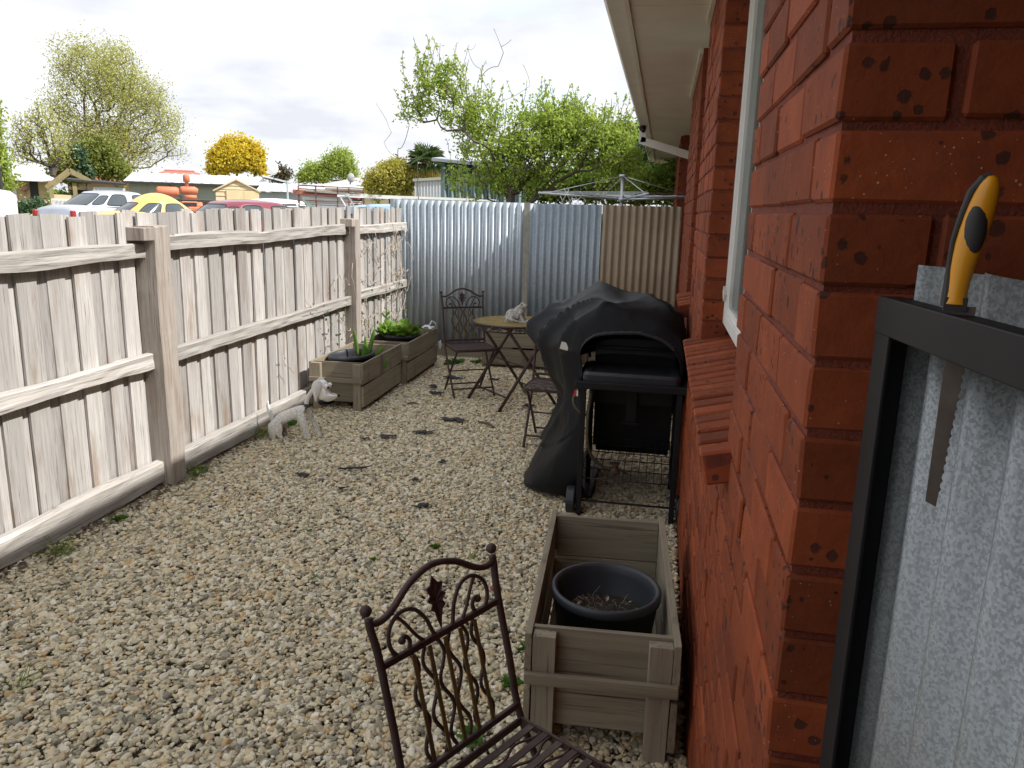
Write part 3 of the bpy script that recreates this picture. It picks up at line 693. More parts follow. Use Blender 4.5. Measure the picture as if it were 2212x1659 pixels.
tl = empty('tulip_plant', (-2.43, 6.08, .36), 0, 'young tulip with broad upright light green leaves in a charcoal pot', 'plant')
for b_, t_, wd_ in (((-.06, -.0, 0), (-.10, .02, .23), .022), ((.03, 0, 0), (.09, .02, .25), .021), ((.0, -.02, -.02), (.02, -.04, .12), .030), ((.05, 0, -.04), (.17, .05, .10), .02), ((-.0, .05, -.02), (-.04, .12, .17), .02), ((.12, .04, -.12), (.2, .06, -.02), .022)):
    m = MB(); blade_leaf(m, b_, t_, wd_, (0, 0, .01)); m.build('leaf', m_tulip, tl, smooth=True, thick=.001)
# lettuce: many ruffled leaves
m_lett = leafmat('lettuce leaf', [(.14, .27, .03), (.20, .34, .05), (.09, .20, .02), (.27, .38, .08)], .4)
lt_ = empty('lettuce_plant', (-2.47, 7.14, .40), 0, 'mound of frilly bright green lettuce spilling over its charcoal pot by the fence', 'plant')
Q = []
m = MB()
for k in range(230):
    a = rnd.uniform(0, 6.28); rr_ = .17*math.sqrt(rnd.random()); el = rnd.uniform(.15, 1.1)
    base = Vector((math.cos(a)*rr_*.75, math.sin(a)*rr_*.75, -.02)); d = Vector((math.cos(a)*math.cos(el), math.sin(a)*math.cos(el), math.sin(el))); Ln = rnd.uniform(.08, .17)*(1.0 if math.cos(a) < .5 else .85)
    side = Vector((-math.sin(a), math.cos(a), 0)); nm = side.cross(d); vs = []
    for s in range(6):
        t = s/5; w_ = .007+.026*math.sin(min(1, t*1.05)*math.pi*.62)**1.3
        for q in range(7):
            u = q/3-1; fr_ = abs(u)**2*.016*math.sin(q*2.6+s*2.1+k)+.008*math.sin(k+q*3+s*5)
            vs.append(base+d*Ln*t*(1-.12*u*u)+side*w_*u+nm*(fr_-.02*t*t))
    m.add(vs, [(s*7+q, s*7+q+1, s*7+8+q, s*7+7+q) for s in range(5) for q in range(6)])
tag(m.build('foliage', m_lett, lt_, smooth=True), kind='stuff')
m = MB(); m.tube([(-.16, .05, 0), (-.17, .06, .12), (-.165, .05, .21)], [.006, .005, .004], 6)
for s in range(7): blade_leaf(m, (-.167, .055, .04+s*.025), (-.167+.05*math.cos(s*2.4), .055+.05*math.sin(s*2.4), .09+s*.025), .012)
m.build('flower_stalk', m_lett, lt_)
m_bag = plain('white plastic', (.75, .76, .78), (.66, .67, .70), 12, .35)
bg_ = MB(); bg_.grid(lambda a, b: (.10*(a-.5)+.02*math.sin(b*7), .13*(b-.5), .035*math.sin(a*3.1)*(.6+.4*math.sin(b*5))+.02*noise.noise(Vector((a*5, b*5, 0)))), 10, 12)
bg_.tube([(.02, -.02, .02), (.05, 0, .075), (.075, .03, .05), (.085, .05, .0)], .007, 8)
o = bg_.build('plastic_bag', m_bag, None, (-2.29, 7.44, .425), smooth=True, thick=.002); tag(o, 'crumpled white plastic bag on the far corner of the lettuce planter', 'bag')
bg_ = MB(); bg_.grid(lambda a, b: (.012+.02*math.sin(a*3)*math.sin(b*3), .10*(b-.5)*(1-.6*a), -.09*a+.006*math.sin(b*9)), 8, 8)
o = bg_.build('plastic_tag', m_bag, None, (-2.222, 7.62, .27), smooth=True, thick=.002); tag(o, 'small white plastic scrap poking from side gap of the lettuce planter', 'plastic scrap')
# ------------------------------------------------------------------ bistro chairs and table
def bez(p, n=14):
    """smooth Catmull-Rom curve through p"""
    p = [Vector(q) for q in p]; P = [p[0]*2-p[1]]+p+[p[-1]*2-p[-2]]; out_ = []
    for i in range(1, len(P)-2):
        for k in range(n):
            t = k/n; a, b, c, d = P[i-1:i+3]
            out_.append(.5*((2*b)+(c-a)*t+(2*a-5*b+4*c-d)*t*t+(3*b-a-3*c+d)*t**3))
    return out_+[p[-1]]
m_olive3 = plain('aged olive brown slat', (.20, .145, .05), (.10, .07, .04), 18, .5, metal=.3, bs=.3, bd=.002, bscale=120)
def make_chair():
    """local: x = width (right as seen from behind), +y = forward, z up"""
    r = empty('bistro_chair'); hw = .195
    def bk(z): return -.10*((z-.43)/.45)**1.0 if z > .43 else 0     # backrest lean
    for s in (-1, 1):
        m = MB(); pts = bez([(s*hw, bk(.865)-.0, .865), (s*hw, bk(.84), .838), (s*(hw-.006), bk(.77), .77), (s*(hw-.006), bk(.6), .60), (s*(hw-.006), 0, .43), (s*(hw-.008), .10, .27), (s*(hw-.01), .31, .0)], 5)
        m.tube(pts, .0095, 8); m.ball((s*(hw+.002), bk(.885), .882), .0138, 10, 8); m.build('back_post', m_rust, r, smooth=True)
        m = MB().tube([(s*(hw-.028), .33, .425), (s*(hw-.028), .12, .21), (s*(hw-.028), -.06, .0)], .009, 8); m.build('leg', m_rust, r, smooth=True)
    for z, y in ((.075, .26), (.0, 0)):
        if z: MB().tube([(-hw+.01, y, z), (hw-.01, y, z)], .0075, 8).build('stretcher', m_rust, r, smooth=True)
    MB().tube([(-hw+.03, .005, .065), (hw-.03, .005, .065)], .0075, 8).build('stretcher', m_rust, r, smooth=True)
    MB().tube([(-hw+.02, .12, .21), (hw-.02, .12, .21)], .006, 8).build('stretcher', m_rust, r, smooth=True)
    # arched top rail
    arch = [(-hw, .838), (-.165, .834), (-.13, .846), (-.07, .884), (0, .902), (.07, .884), (.13, .846), (.165, .834), (hw, .838)]
    arch = [(x, z+.012) for x, z in arch]
    MB().tube(bez([(x, bk(z), z) for x, z in arch], 5), .0085, 8).build('top_rail', m_rust, r, smooth=True)
    for z in (.748, .465):
        m = MB(); m.bar((-hw+.004, bk(z), z), (hw-.004, bk(z), z), .012, .018); m.build('cross_bar', m_rust, r, bevel=.003)
    # scrolls
    for s in (-1, 1):
        sp = []
        cx_, cz_ = s*.118, .782
        for k in range(30):
            t = k/29; an = math.pi*(-.35+t*2.15); rr_ = .040*(1-t)**.75+.009
            sp.append((cx_-s*rr_*math.cos(an)*1.0, cz_+rr_*math.sin(an)*.95))
        lead = [(s*.018, .752), (s*.035, .775), (s*.062, .825), (s*.10, .842), (s*.145, .825), (s*.158, .785)]
        curve = [(s*.012, .748), (s*.03, .758), (s*.045, .80), (s*.075, .836), (s*.115, .842), (s*.148, .818), (s*.155, .78), (s*.138, .752), (s*.112, .750), (s*.100, .770), (s*.112, .787), (s*.124, .782)]
        m = MB(); m.tube(bez([(x, bk(z), z) for x, z in curve], 5), .0052, 7)
        m.ball((s*.121, bk(.78), .780), .0095, 8, 6)
        c2 = [(s*.008, .75), (s*.045, .745), (s*.075, .768), (s*.105, .815), (s*.125, .84)]
        m.tube(bez([(x, bk(z), z) for x, z in c2], 5), .0045, 6); m.build('scroll', m_rust, r, smooth=True)
    # leaf ornament
    lf_ = [(0, .752), (-.006, .775), (-.012, .80), (-.024, .808), (-.016, .82), (-.030, .832), (-.018, .842), (-.026, .862), (-.012, .866), (0, .885), (.012, .866), (.026, .862), (.018, .842), (.030, .832), (.016, .82), (.024, .808), (.012, .80), (.006, .775)]
    m = MB(); n_ = len(lf_)
    m.add([(x, bk(z)-.003-(.004 if abs(x) < .01 else 0), z) for x, z in lf_]+[(0, bk(.82)-.012, .82)], [(k, (k+1) % n_, n_) for k in range(n_)])
    m.build('leaf_ornament', m_rust, r, thick=.003)
    # back lattice: straight olive slats and wavy rust rods
    for k in range(5):
        x = -.098+k*.049
        MB().bar((x, bk(.735), .735), (x, bk(.468), .468), .0105, .004, up=(0, 1, 0)).build('back_slat', m_olive3, r)
    for k in range(6):
        x0 = -.0985+k*.0394
        s = 1 if k % 2 else -1
        pts = [(x0+s*.013*math.sin((z-.468)/.267*math.pi*4), bk(z)-.006, z) for z in [.468+.267*q/28 for q in range(29)]]
        MB().tube(pts, .0050, 6).build('wavy_rod', m_rust, r, smooth=True)
    # seat
    sz = .43; y0, y1 = .01, .375
    fr_ = [(-hw+.015, y0), (hw-.015, y0), (hw-.004, y1-.03), (hw-.03, y1), (-hw+.03, y1), (-hw+.004, y1-.03)]
    m = MB()
    for a, b in zip(fr_, fr_[1:]+fr_[:1]): m.bar((*a, sz), (*b, sz), .008, .022)
    m.build('seat_frame', m_rust, r, bevel=.002)
    for k in range(7):
        y = .05+k*.046
        MB().bar((-hw+.014, y, sz+.006), (hw-.014, y, sz+.006), .018, .004).build('seat_slat', m_rust if k % 2 else m_olive2, r)
    for k in range(6):
        y = .073+k*.046
        pts = [(x, y+.010*math.sin((x+hw)/(2*hw)*math.pi*6+(k % 2)*math.pi), sz+.004) for x in [-hw+.015+(2*hw-.03)*q/30 for q in range(31)]]
        MB().tube(pts, .004, 6).build('seat_rod', m_rust, r, smooth=True)
    return r
m_olive2 = plain('worn brown slat', (.09, .06, .045), (.05, .03, .028), 24, .5, metal=.3, bs=.3, bd=.002, bscale=120)
ch = make_chair(); GC = 'rusty folding bistro chairs'
def setc(o, x, y, fwd, label):
    o.location = (x, y, 0); o.rotation_euler = (0, 0, math.atan2(fwd[1], fwd[0])-math.pi/2); tag(o, label, 'chair', GC); return o
setc(ch, -.348, 1.515, (math.cos(-.56), math.sin(-.56)), 'rusty brown scrollwork folding chair nearest the viewer, in front of the planter by the wall')
setc(copy_tree(ch), -1.69, 6.64, (.52, -.85), 'rusty scrollwork folding chair standing against the blue grey corrugated fence left of the table')
setc(copy_tree(ch), -.665, 5.36, (-.03, -1.0), 'rusty scrollwork folding chair half hidden behind the black barbecue cover')
ch.scale = (.94, .94, .93); ch.rotation_euler[1] = .06; ch.location.z = -.02
# table
TX, TY, TZT = -1.185, 6.33, .70
tb = empty('bistro_table', (TX, TY, 0), R(16), 'round slatted bistro table with rusty rim and crossed folding legs carrying a stone frog', 'table')
TR = .34
m = MB().tube([(TR*math.cos(a), TR*math.sin(a), TZT-.006) for a in [2*math.pi*k/56 for k in range(56)]], .010, 8, closed=True); m.build('rim', m_rust, tb, smooth=True)
m = MB().tube([((TR-.02)*math.cos(a), (TR-.02)*math.sin(a), TZT-.055) for a in [2*math.pi*k/56 for k in range(56)]], .006, 7, closed=True); m.build('lower_rim', m_rust, tb, smooth=True)
for k in range(17):
    x = -TR+.02+k*(2*TR-.04)/16; hl = math.sqrt(max(0, TR*TR-x*x))-.006
    MB().bar((-hl, x, TZT), (hl, x, TZT), .019, .004).build('slat', m_olive if True else m_rust, tb)
m = MB()
for ph in (0, math.pi):
    m.tube([((TR-.008)*math.cos(a), (TR-.008)*math.sin(a), TZT-.032+.018*math.sin(a*14+ph)) for a in [2*math.pi*k/168 for k in range(168)]], .0035, 5, closed=True)
m.build('apron_lattice', m_olive2, tb, smooth=True)
# legs: two crossing frames; local x axis roughly along the width between feet
def legframe(yf, yt, xw_, name='leg'):
    for s in (-1, 1):
        MB().tube([(s*xw_, yf, 0), (s*xw_, (yf+yt)/2, .34), (s*xw_, yt, TZT-.03)], .0135, 8).build(name, m_rust, tb, smooth=True)
    MB().tube([(-xw_, yf+(yt-yf)*.17, .11), (xw_, yf+(yt-yf)*.17, .11)], .008, 8).build('stretcher', m_rust, tb, smooth=True)
    MB().tube([(-xw_-.01, yt, TZT-.025), (xw_+.01, yt, TZT-.025)], .010, 8).build('top_bar', m_rust, tb, smooth=True)
tb.rotation_euler = (0, 0, R(-48))
legframe(-.29, .20, .265); legframe(.29, -.20, .235)
MB().tube([(-.27, 0, .34), (.27, 0, .34)], .006, 8).build('pivot_rod', m_rust, tb, smooth=True)
for o in list(tb.children):
    if o.name.startswith('slat'): o.rotation_euler = (0, 0, R(48)-R(10))
# stone frog
m_stone = plain('mottled white stone', (.62, .60, .57), (.22, .20, .18), 30, .9, bs=.8, bd=.004, bscale=90)
fg = empty('frog_statue', (-1.165, 6.30, TZT+.002), R(0), 'white mottled stone frog sitting on the round table, looking right', 'statue')
m = MB()
m.ball((-.02, 0, .055), .055, 16, 12, (1.25, .85, .95)); m.ball((.03, 0, .095), .040, 14, 10, (1.2, .9, 1.0)); m.ball((-.055, -.04, .03), .034, 12, 9, (1.3, .7, .9)); m.ball((-.055, .04, .03), .034, 12, 9, (1.3, .7, .9))
m.ball((.055, -.0, .128), .032, 14, 10, (1.25, 1.0, .7)); m.ball((.048, -.022, .150), .0125); m.ball((.048, .022, .150), .0125)
for s in (-1, 1):
    m.tube([(.04, s*.03, .08), (.055, s*.042, .04), (.075, s*.045, .008)], [.016, .013, .012], 10)
    m.tube([(-.06, s*.055, .03), (-.01, s*.07, .018), (.03, s*.072, .008)], [.018, .014, .010], 10)
    for q in (-1, 0, 1): m.tube([(.07, s*.045, .008), (.098, s*.045+q*.012, .006)], [.008, .005], 6)
me = m.mesh('frog_body', m_stone, True); ob = link('body', me, fg)
md_ = ob.modifiers.new('r', 'REMESH'); md_.mode = 'VOXEL'; md_.voxel_size = .0042; md_.use_smooth_shade = True
tx = bpy.data.textures.new('lump', 'CLOUDS'); tx.noise_scale = .02
md_ = ob.modifiers.new('d', 'DISPLACE'); md_.texture = tx; md_.strength = .008; md_.mid_level = .5
m = MB(); m.ball((.058, -.030, .152), .0035, 8, 6); m.ball((.058, .030, .152), .0035, 8, 6); m.build('eye', m_black, fg)
m = MB(); m.prism([(-.085, -.065), (.11, -.065), (.12, .0), (.11, .065), (-.085, .065), (-.1, 0)], -.001, .012); m.build('base', m_stone, fg, bevel=.004)

# ------------------------------------------------------------------ barbecue
bq = empty('barbecue', (-.11, 4.2, 0), R(0), 'black trolley barbecue with side shelf, wire bottom rack and gas hose by the wall', 'barbecue')
X0, X1, Y0, Y1 = -.245, .25, -.27, .27          # local
m = MB()
for x in (X0, X1):
    for y in (Y0, Y1):
        MB().box(x-.014, x+.014, y-.014, y+.014, .0 if x == X0 else .0, .735).build('leg', m_black, bq, bevel=.003)
m = MB(); ZT = .745
m.box(X0-.045, X1+.035, Y0-.032, Y0-.002, ZT-.035, ZT+.005); m.box(X0-.045, X0-.015, Y0-.002, Y1, ZT-.035, ZT+.005); m.box(X1+.005, X1+.035, Y0-.002, Y1, ZT-.035, ZT+.005); m.box(X0-.015, X1+.005, Y1-.03, Y1, ZT-.035, ZT+.005)
m.build('top_frame', m_black, bq, bevel=.006)
# moulded side shelf with raised panel
m = MB()
def rrect(x0, x1, y0, y1, r_, z, n=5):
    out_ = []
    for cx_, cy_, a0 in ((x1-r_, y1-r_, 0), (x0+r_, y1-r_, 90), (x0+r_, y0+r_, 180), (x1-r_, y0+r_, 270)):
        for k in range(n+1):
            a = R(a0+90*k/n); out_.append((cx_+r_*math.cos(a), cy_+r_*math.sin(a), z))
    return out_
rings = [rrect(X0-.01, X1-.0, Y0+.0, .08, .03, ZT-.01), rrect(X0-.01, X1-.0, Y0+.0, .08, .03, ZT+.035), rrect(X0+.0, X1-.01, Y0+.01, .07, .03, ZT+.05), rrect(X0+.03, X1-.04, Y0+.04, .04, .02, ZT+.05), rrect(X0+.04, X1-.05, Y0+.05, .03, .02, ZT+.042), rrect(X0+.07, X1-.08, Y0+.08, .0, .02, ZT+.043)]
k = len(rings[0])
for ri in rings: m.v += ri
m.f = [(i*k+a, i*k+(a+1) % k, (i+1)*k+(a+1) % k, (i+1)*k+a) for i in range(len(rings)-1) for a in range(k)]+[tuple(range((len(rings)-1)*k, len(rings)*k))]
m.build('side_shelf', m_blackp, bq, smooth=False)
# firebox and hood facing the wall side
m = MB().box(X0+.02, X1-.02, .02, .62, .56, ZT+.02); m.build('firebox', m_black, bq, bevel=.01)
hd_ = MB()
prof = [(.02, 0.0), (.0, .06), (.01, .14), (.06, .21), (.16, .26), (.34, .27), (.50, .22), (.60, .10), (.62, 0)]
nn = 14; 
hd_.grid(lambda a, b: (X0+.03+(X1-X0-.06)*a, (lambda i, f: prof[i][0]*(1-f)+prof[i+1][0]*f)(min(7, int(b*8)), b*8-min(7, int(b*8))), ZT+.05+((lambda i, f: prof[i][1]*(1-f)+prof[i+1][1]*f)(min(7, int(b*8)), b*8-min(7, int(b*8))))*(1-.25*(2*a-1)**4)), 16, 16)
for x in (X0+.03, X1-.03): hd_.add([(x, y, ZT+.05+z*.75) for y, z in prof], [tuple(range(len(prof)))])
hd_.build('hood', m_black, bq, smooth=False)
MB().box(X0+.02, X1-.02, .56, .575, .12, .56).build('back_panel', m_black, bq)
MB().box(X0+.02, X1-.02, Y1+.0, Y1+.012, .24, .74).build('hanging_cover_panel', m_black, bq)  # flat black panel standing in for the cover hanging behind the legs
m = MB(); m.tube([(X0-.03, -.03, ZT+.145), (X0-.02, -.05, ZT+.15), (X1-.02, -.05, ZT+.15), (X1+.0, -.03, ZT+.145)], .009, 8); m.build('handle', m_black, bq, smooth=True)
for x in (X0+.0, X1-.03): MB().bar((x, .02, ZT+.08), (x, -.05, ZT+.15), .012, .012).build('handle_bracket', m_black, bq)
m = MB(); m.box(-.03, .03, -.02, .0, .47, .70); m.box(-.045, .045, -.03, .0, .46, .475); m.build('drip_bracket', m_black, bq, bevel=.003)
# wire rack
m_wire = plain('blackened wire', (.035, .033, .03), (.06, .045, .035), 30, .45, metal=.6)
m = MB(); zr = .215
for k in range(12): x = X0+.02+k*(X1-X0-.04)/11; m.tube([(x, Y0+.0, zr), (x, Y1-.05, zr), (x, Y1-.05, zr+.09)], .0022, 5)
for y in (Y0, -.1, .08, Y1-.05): m.tube([(X0, y, zr), (X1, y, zr)], .003, 5)
for z in (zr+.045, zr+.09): m.tube([(X0, Y1-.05, z), (X1, Y1-.05, z)], .0025, 5)
tag(m.build('wire_rack', m_wire, bq, smooth=True), kind='stuff')
for x in (X0-.015, X1+.005): MB().box(x, x+.012, Y0, Y1, .20, .225).build('side_rail', m_black, bq)
m_hose = plain('dusty rubber hose', (.10, .085, .055), (.06, .05, .035), 12, .7)
m = MB().tube(bez([(X0+.02, -.03, .70), (X0-.0, -.12, .72), (X0-.05, -.20, .66), (X0-.05, -.22, .60), (X0+.01, -.22, .55), (X0+.03, -.2, .60), (X0+.04, -.22, .69), (X0+.03, -.27, .60), (X0+.03, -.28, .45), (X0+.05, -.24, .34), (X0+.10, -.2, .27), (X0+.16, -.18, .245)], 6), .0085, 8); m.build('gas_hose', m_hose, bq, smooth=True)
m_reg = plain('brown brass regulator', (.14, .085, .065), (.09, .055, .045), 20, .45, metal=.4)
m = MB(); m.lathe([(.001, 0), (.022, 0), (.030, .008), (.030, .022), (.018, .032), (.018, .045), (.026, .05), (.026, .058), (.001, .06)], 18, (X0+.18, -.17, .222)); m.build('regulator', m_reg, bq)
m_redl = plain('red and white sticker', (.55, .03, .05), (.45, .03, .04), 5, .4); 
MB().box(X0-.047, X0-.035, Y0-.034, Y0-.030, ZT-.075, ZT-.045).build('red_sticker', m_redl, bq)
MB().box(X0-.034, X0-.026, Y0-.034, Y0-.030, ZT-.075, ZT-.045).build('white_sticker', m_white, bq)
for x in (X0-.045, X1+.045):
    m = MB(); m.tube([(x-.022, Y0+.03, .075), (x+.022, Y0+.03, .075)], [.075, .075], 24); m.tube([(x-.026, Y0+.03, .075), (x+.026, Y0+.03, .075)], [.03, .03], 14); m.build('wheel', m_blackp, bq, bevel=.004)
MB().tube([(X0-.07, Y0+.03, .075), (X1+.07, Y0+.03, .075)], .006, 8).build('axle', m_black, bq)
# cover: draped sheet, profile loops from the front hem to the back
def cr(vals, t):
    n = len(vals)-1; i = min(n-1, int(t*n)); f = t*n-i; g = lambda j: np.array(vals[max(0, min(n, j))], float)
    a, b, c, d = g(i-1), g(i), g(i+1), g(i+2); return .5*((2*b)+(c-a)*f+(2*a-5*b+4*c-d)*f*f+(3*b-a-3*c+d)*f**3)
# each loop: (x, z) points from ground at left, over the hood, to right, absolute metres, at y
loops = [
 (4.00, [(-.36, .22), (-.37, .24), (-.375, .36), (-.37, .52), (-.37, .68), (-.38, .80), (-.39, .87), (-.35, .935), (-.28, .975), (-.14, .985), (.0, .97), (.08, .93), (.125, .87), (.135, .80), (.135, .70)]),
 (4.05, [(-.34, .10), (-.50, .12), (-.50, .26), (-.43, .44), (-.41, .62), (-.45, .80), (-.47, .92), (-.42, 1.04), (-.30, 1.115), (-.14, 1.125), (.02, 1.09), (.105, 1.01), (.14, .90), (.145, .78), (.145, .66)]),
 (4.20, [(-.30, .02), (-.66, .02), (-.65, .12), (-.53, .36), (-.49, .58), (-.56, .78), (-.60, .93), (-.47, 1.08), (-.32, 1.17), (-.15, 1.15), (.03, 1.125), (.11, 1.04), (.148, .92), (.15, .76), (.15, .60)]),
 (4.40, [(-.30, .012), (-.70, .012), (-.69, .11), (-.58, .34), (-.50, .56), (-.64, .78), (-.70, .925), (-.52, 1.07), (-.35, 1.19), (-.17, 1.14), (.03, 1.13), (.115, 1.05), (.15, .92), (.152, .74), (.15, .55)]),
 (4.62, [(-.30, .01), (-.67, .01), (-.67, .12), (-.60, .30), (-.53, .50), (-.68, .80), (-.72, .94), (-.56, 1.05), (-.37, 1.15), (-.18, 1.09), (.02, 1.08), (.11, 1.0), (.15, .88), (.15, .70), (.15, .5)]),
 (4.84, [(-.30, .01), (-.66, .01), (-.68, .10), (-.62, .26), (-.55, .45), (-.60, .74), (-.62, .86), (-.50, .95), (-.36, 1.0), (-.18, .98), (.0, .97), (.09, .92), (.13, .80), (.14, .62), (.14, .45)]),
 (4.92, [(-.30, .01), (-.60, .0), (-.60, .08), (-.57, .20), (-.54, .34), (-.54, .5), (-.54, .62), (-.46, .7), (-.34, .74), (-.18, .73), (-.02, .72), (.06, .68), (.10, .58), (.12, .45), (.12, .35)]),
]
def cover(a, b):
    # a across the loop, b along y
    A = [cr(l[1], a) for l in loops]; p = cr([tuple(q) for q in A], b); yy = cr([(l[0], 0) for l in loops], b)[0]
    def rg(x, y, z): return (1-abs(noise.noise(Vector((x, y, z))))*2.2)
    wx = noise.noise(Vector((a*4, b*3, 31)))*.5
    f1 = max(0, rg(a*4.5+b*3.0+wx, b*2.2-a*2.5, 7))**2.2; f2 = max(0, rg(a*9-b*5+wx*2, b*4+a*4, 17))**2; f3 = max(0, rg(a*16+b*8, b*9-a*6, 3))**2; low = noise.noise(Vector((a*5, b*3, 1)))
    left = (.55 if a < .2 else 1.2) if a < .5 else .8
    off = (.024*low+.052*(f1-.3)+.013*(f2-.3)+.003*(f3-.3))*min(1, b*5+.25)*left
    cx_, cz_ = -.2, .55; d = Vector((p[0]-cx_, 0, p[1]-cz_)); d.normalize()
    q = Vector((p[0], yy, p[1]))+d*off
    return (min(q.x, .158), q.y, max(q.z, .006))
m = MB().grid(cover, 190, 90)
o = m.build('barbecue_cover', m_fabric, None, smooth=True, thick=.0025); tag(o, 'loose wrinkled black vinyl cover pulled halfway off the barbecue, sagging to the gravel', 'cover')
hem = MB()
hem.grid(lambda a, b: (lambda q: (q[0]+(0 if b < .5 else 0), q[1]-.004+.03*b-.0, q[2]+.004+.055*b*(1 if .2 < a < .85 else .0)+.004*math.sin(a*160)*(b)))(cover(.33+a*.57, .0)), 120, 3)
hem.build('hem_band', m_blackp, o, smooth=True, thick=.002)
m_tagw = plain('off white care tag', (.62, .60, .54), (.55, .53, .47), 8, .7)
MB().box(-.022, .022, -.002, .002, -.018, .022).build('care_tag', m_tagw, o, (-.478, 4.035, .905), (R(-20), R(12), 0))

# ------------------------------------------------------------------ white metal dog
def crackle(name):
    m, t, p = newmat(name); v = coords(t, (1, 1, 1), False); vo = N(t, 'ShaderNodeTexVoronoi'); vo.feature = 'DISTANCE_TO_EDGE'; vo.inputs['Scale'].default_value = 34; t.links.new(v, vo.inputs['Vector'])
    c = ramp(t, vo.outputs[0], [(.0, (.30, .27, .24)), (.018, (.45, .42, .38)), (.035, (.76, .75, .71)), (1, (.80, .79, .76))]); t.links.new(c, p.inputs['Base Color']); p.inputs['Roughness'].default_value = .5; return m
m_crk = crackle('crackled white enamel'); m_wenam = plain('white enamel', (.82, .81, .78), (.76, .75, .71), 5, .35)
dog = empty('dog_ornament', (-2.44, 4.86, 0), R(8), 'white crackle painted metal dog garden ornament with drooping ears, spring neck and raised tail', 'ornament')
def plate(pts, y, bulge, name, mat, wdy=.0, thick=.003, par=dog):
    """curved half shell from an outline in xz"""
    cx_ = sum(p[0] for p in pts)/len(pts); cz_ = sum(p[1] for p in pts)/len(pts); m = MB(); rings_ = []
    for k in (1, .85, .6, .3): rings_.append([(cx_+(x-cx_)*k, y-bulge*(1-k*k), cz_+(z-cz_)*k) for x, z in pts])
    n_ = len(pts)
    for r_ in rings_: m.v += r_
    m.v.append((cx_, y-bulge, cz_)); m.f = [(i*n_+a, i*n_+(a+1) % n_, (i+1)*n_+(a+1) % n_, (i+1)*n_+a) for i in range(3) for a in range(n_)]+[(3*n_+a, 3*n_+(a+1) % n_, 4*n_) for a in range(n_)]
    return m.build(name, mat, par, smooth=True, thick=thick)
def sm(pts, n=4): 
    c = bez([(x, 0, z) for x, z in pts]+[(pts[0][0], 0, pts[0][1])], n); return [(v.x, v.z) for v in c[:-1]]
# body arc tube (half pipe) from rump to shoulders
m = MB()
bp = bez([(-.175, 0, .02), (-.178, 0, .085), (-.13, 0, .145), (-.05, 0, .185), (.02, 0, .215), (.055, 0, .215)], 6); nb = len(bp)
for i, c in enumerate(bp):
    d = (bp[min(i+1, nb-1)]-bp[max(i-1, 0)]).normalized(); up_ = Vector((-d.z, 0, d.x)); r_ = .055*(.75+.25*math.sin(i/nb*math.pi))
    for k in range(11):
        a = -math.pi*.62+math.pi*1.24*k/10; m.v.append(tuple(c-up_*.03+up_*r_*math.cos(a)+Vector((0, 1, 0))*r_*.85*math.sin(a)))
m.f = [(i*11+k, (i+1)*11+k, (i+1)*11+k+1, i*11+k+1) for i in range(nb-1) for k in range(10)]
m.build('body', m_crk, dog, smooth=True, thick=.003)
for s in (-1, 1):
    plate(sm([(-.205, .03), (-.20, .10), (-.16, .135), (-.115, .125), (-.10, .08), (-.105, .03), (-.095, .0), (-.125, .0), (-.14, .035), (-.155, .0), (-.185, -.005)]), s*.05, s*-.018 if s > 0 else .018, 'hind_leg', m_crk)
    plate(sm([(.0, .19), (.04, .205), (.065, .16), (.085, .08), (.10, .005), (.055, .0), (.045, .07), (.015, .12)]) if s < 0 else sm([(.04, .205), (.075, .19), (.11, .11), (.15, .01), (.125, .0), (.09, .08), (.06, .13)]), s*.045, .012*(-s), 'front_leg', m_crk)
plate(sm([(-.205, .13), (-.222, .19), (-.225, .235), (-.215, .262), (-.205, .225), (-.185, .17), (-.18, .12), (-.195, .105)]), 0, .01, 'tail', m_wenam)
MB().tube([(.05+.012*t+.012*math.cos(t*2*math.pi*6), .012*math.sin(t*2*math.pi*6), .21+.045*t) for t in [k/90 for k in range(91)]], .0018, 5).build('neck_spring', m_wire, dog)
MB().tube(bez([(.06, 0, .25), (.075, 0, .30), (.115, 0, .355), (.14, 0, .375)], 6), [.016]*19, 12).build('neck', m_wenam, dog, smooth=True)
hdm = MB(); hdm.ball((.175, 0, .385), .042, 16, 10, (1.1, .8, 1)); 
hdm.build('head', m_wenam, dog, smooth=True)
plate(sm([(.155, .40), (.205, .385), (.225, .345), (.25, .325), (.288, .315), (.25, .285), (.205, .275), (.165, .285), (.16, .33)]), -.012, .03, 'muzzle', m_wenam)
plate(sm([(.155, .40), (.205, .385), (.225, .345), (.25, .325), (.288, .315), (.25, .285), (.205, .275), (.165, .285), (.16, .33)]), .012, -.03, 'muzzle', m_wenam)
for s in (-1, 1): plate(sm([(.135, .425), (.165, .435), (.185, .405), (.175, .36), (.155, .31), (.14, .275), (.128, .32), (.115, .37), (.12, .40)]), s*.042, .012*(-s), 'ear', m_wenam)
MB().ball((.290, 0, .317), .010, 10, 8).build('nose', m_black, dog, smooth=True)
m = MB(); m.ball((.215, -.028, .385), .018, 12, 8); m.ball((.222, .028, .385), .018, 12, 8); m.build('eye', m_wenam, dog, smooth=True)
m = MB(); m.ball((.228, -.036, .380), .009, 10, 7); m.ball((.234, .030, .380), .009, 10, 7); m.build('pupil', m_black, dog, smooth=True)
MB().ball((.172, -.02, .268), .020, 12, 8, (1.2, .7, .9)).build('collar_bell', m_black, dog, smooth=True)
# timber offcut behind the dog
m_off = wood('orange timber offcut', 0, (.50, .30, .15), (.40, .22, .10), (.2, .1, .05), k=1)
m = MB(); m.bar((0, 0, .02), (.17, .02, .035), .05, .035); o = m.build('timber_offcut', m_off, None, (-2.74, 4.90, 0), (0, 0, R(-5)), bevel=.004); tag(o, 'orange brown broken timber offcut lying behind the dog ornament at fence foot', 'timber')

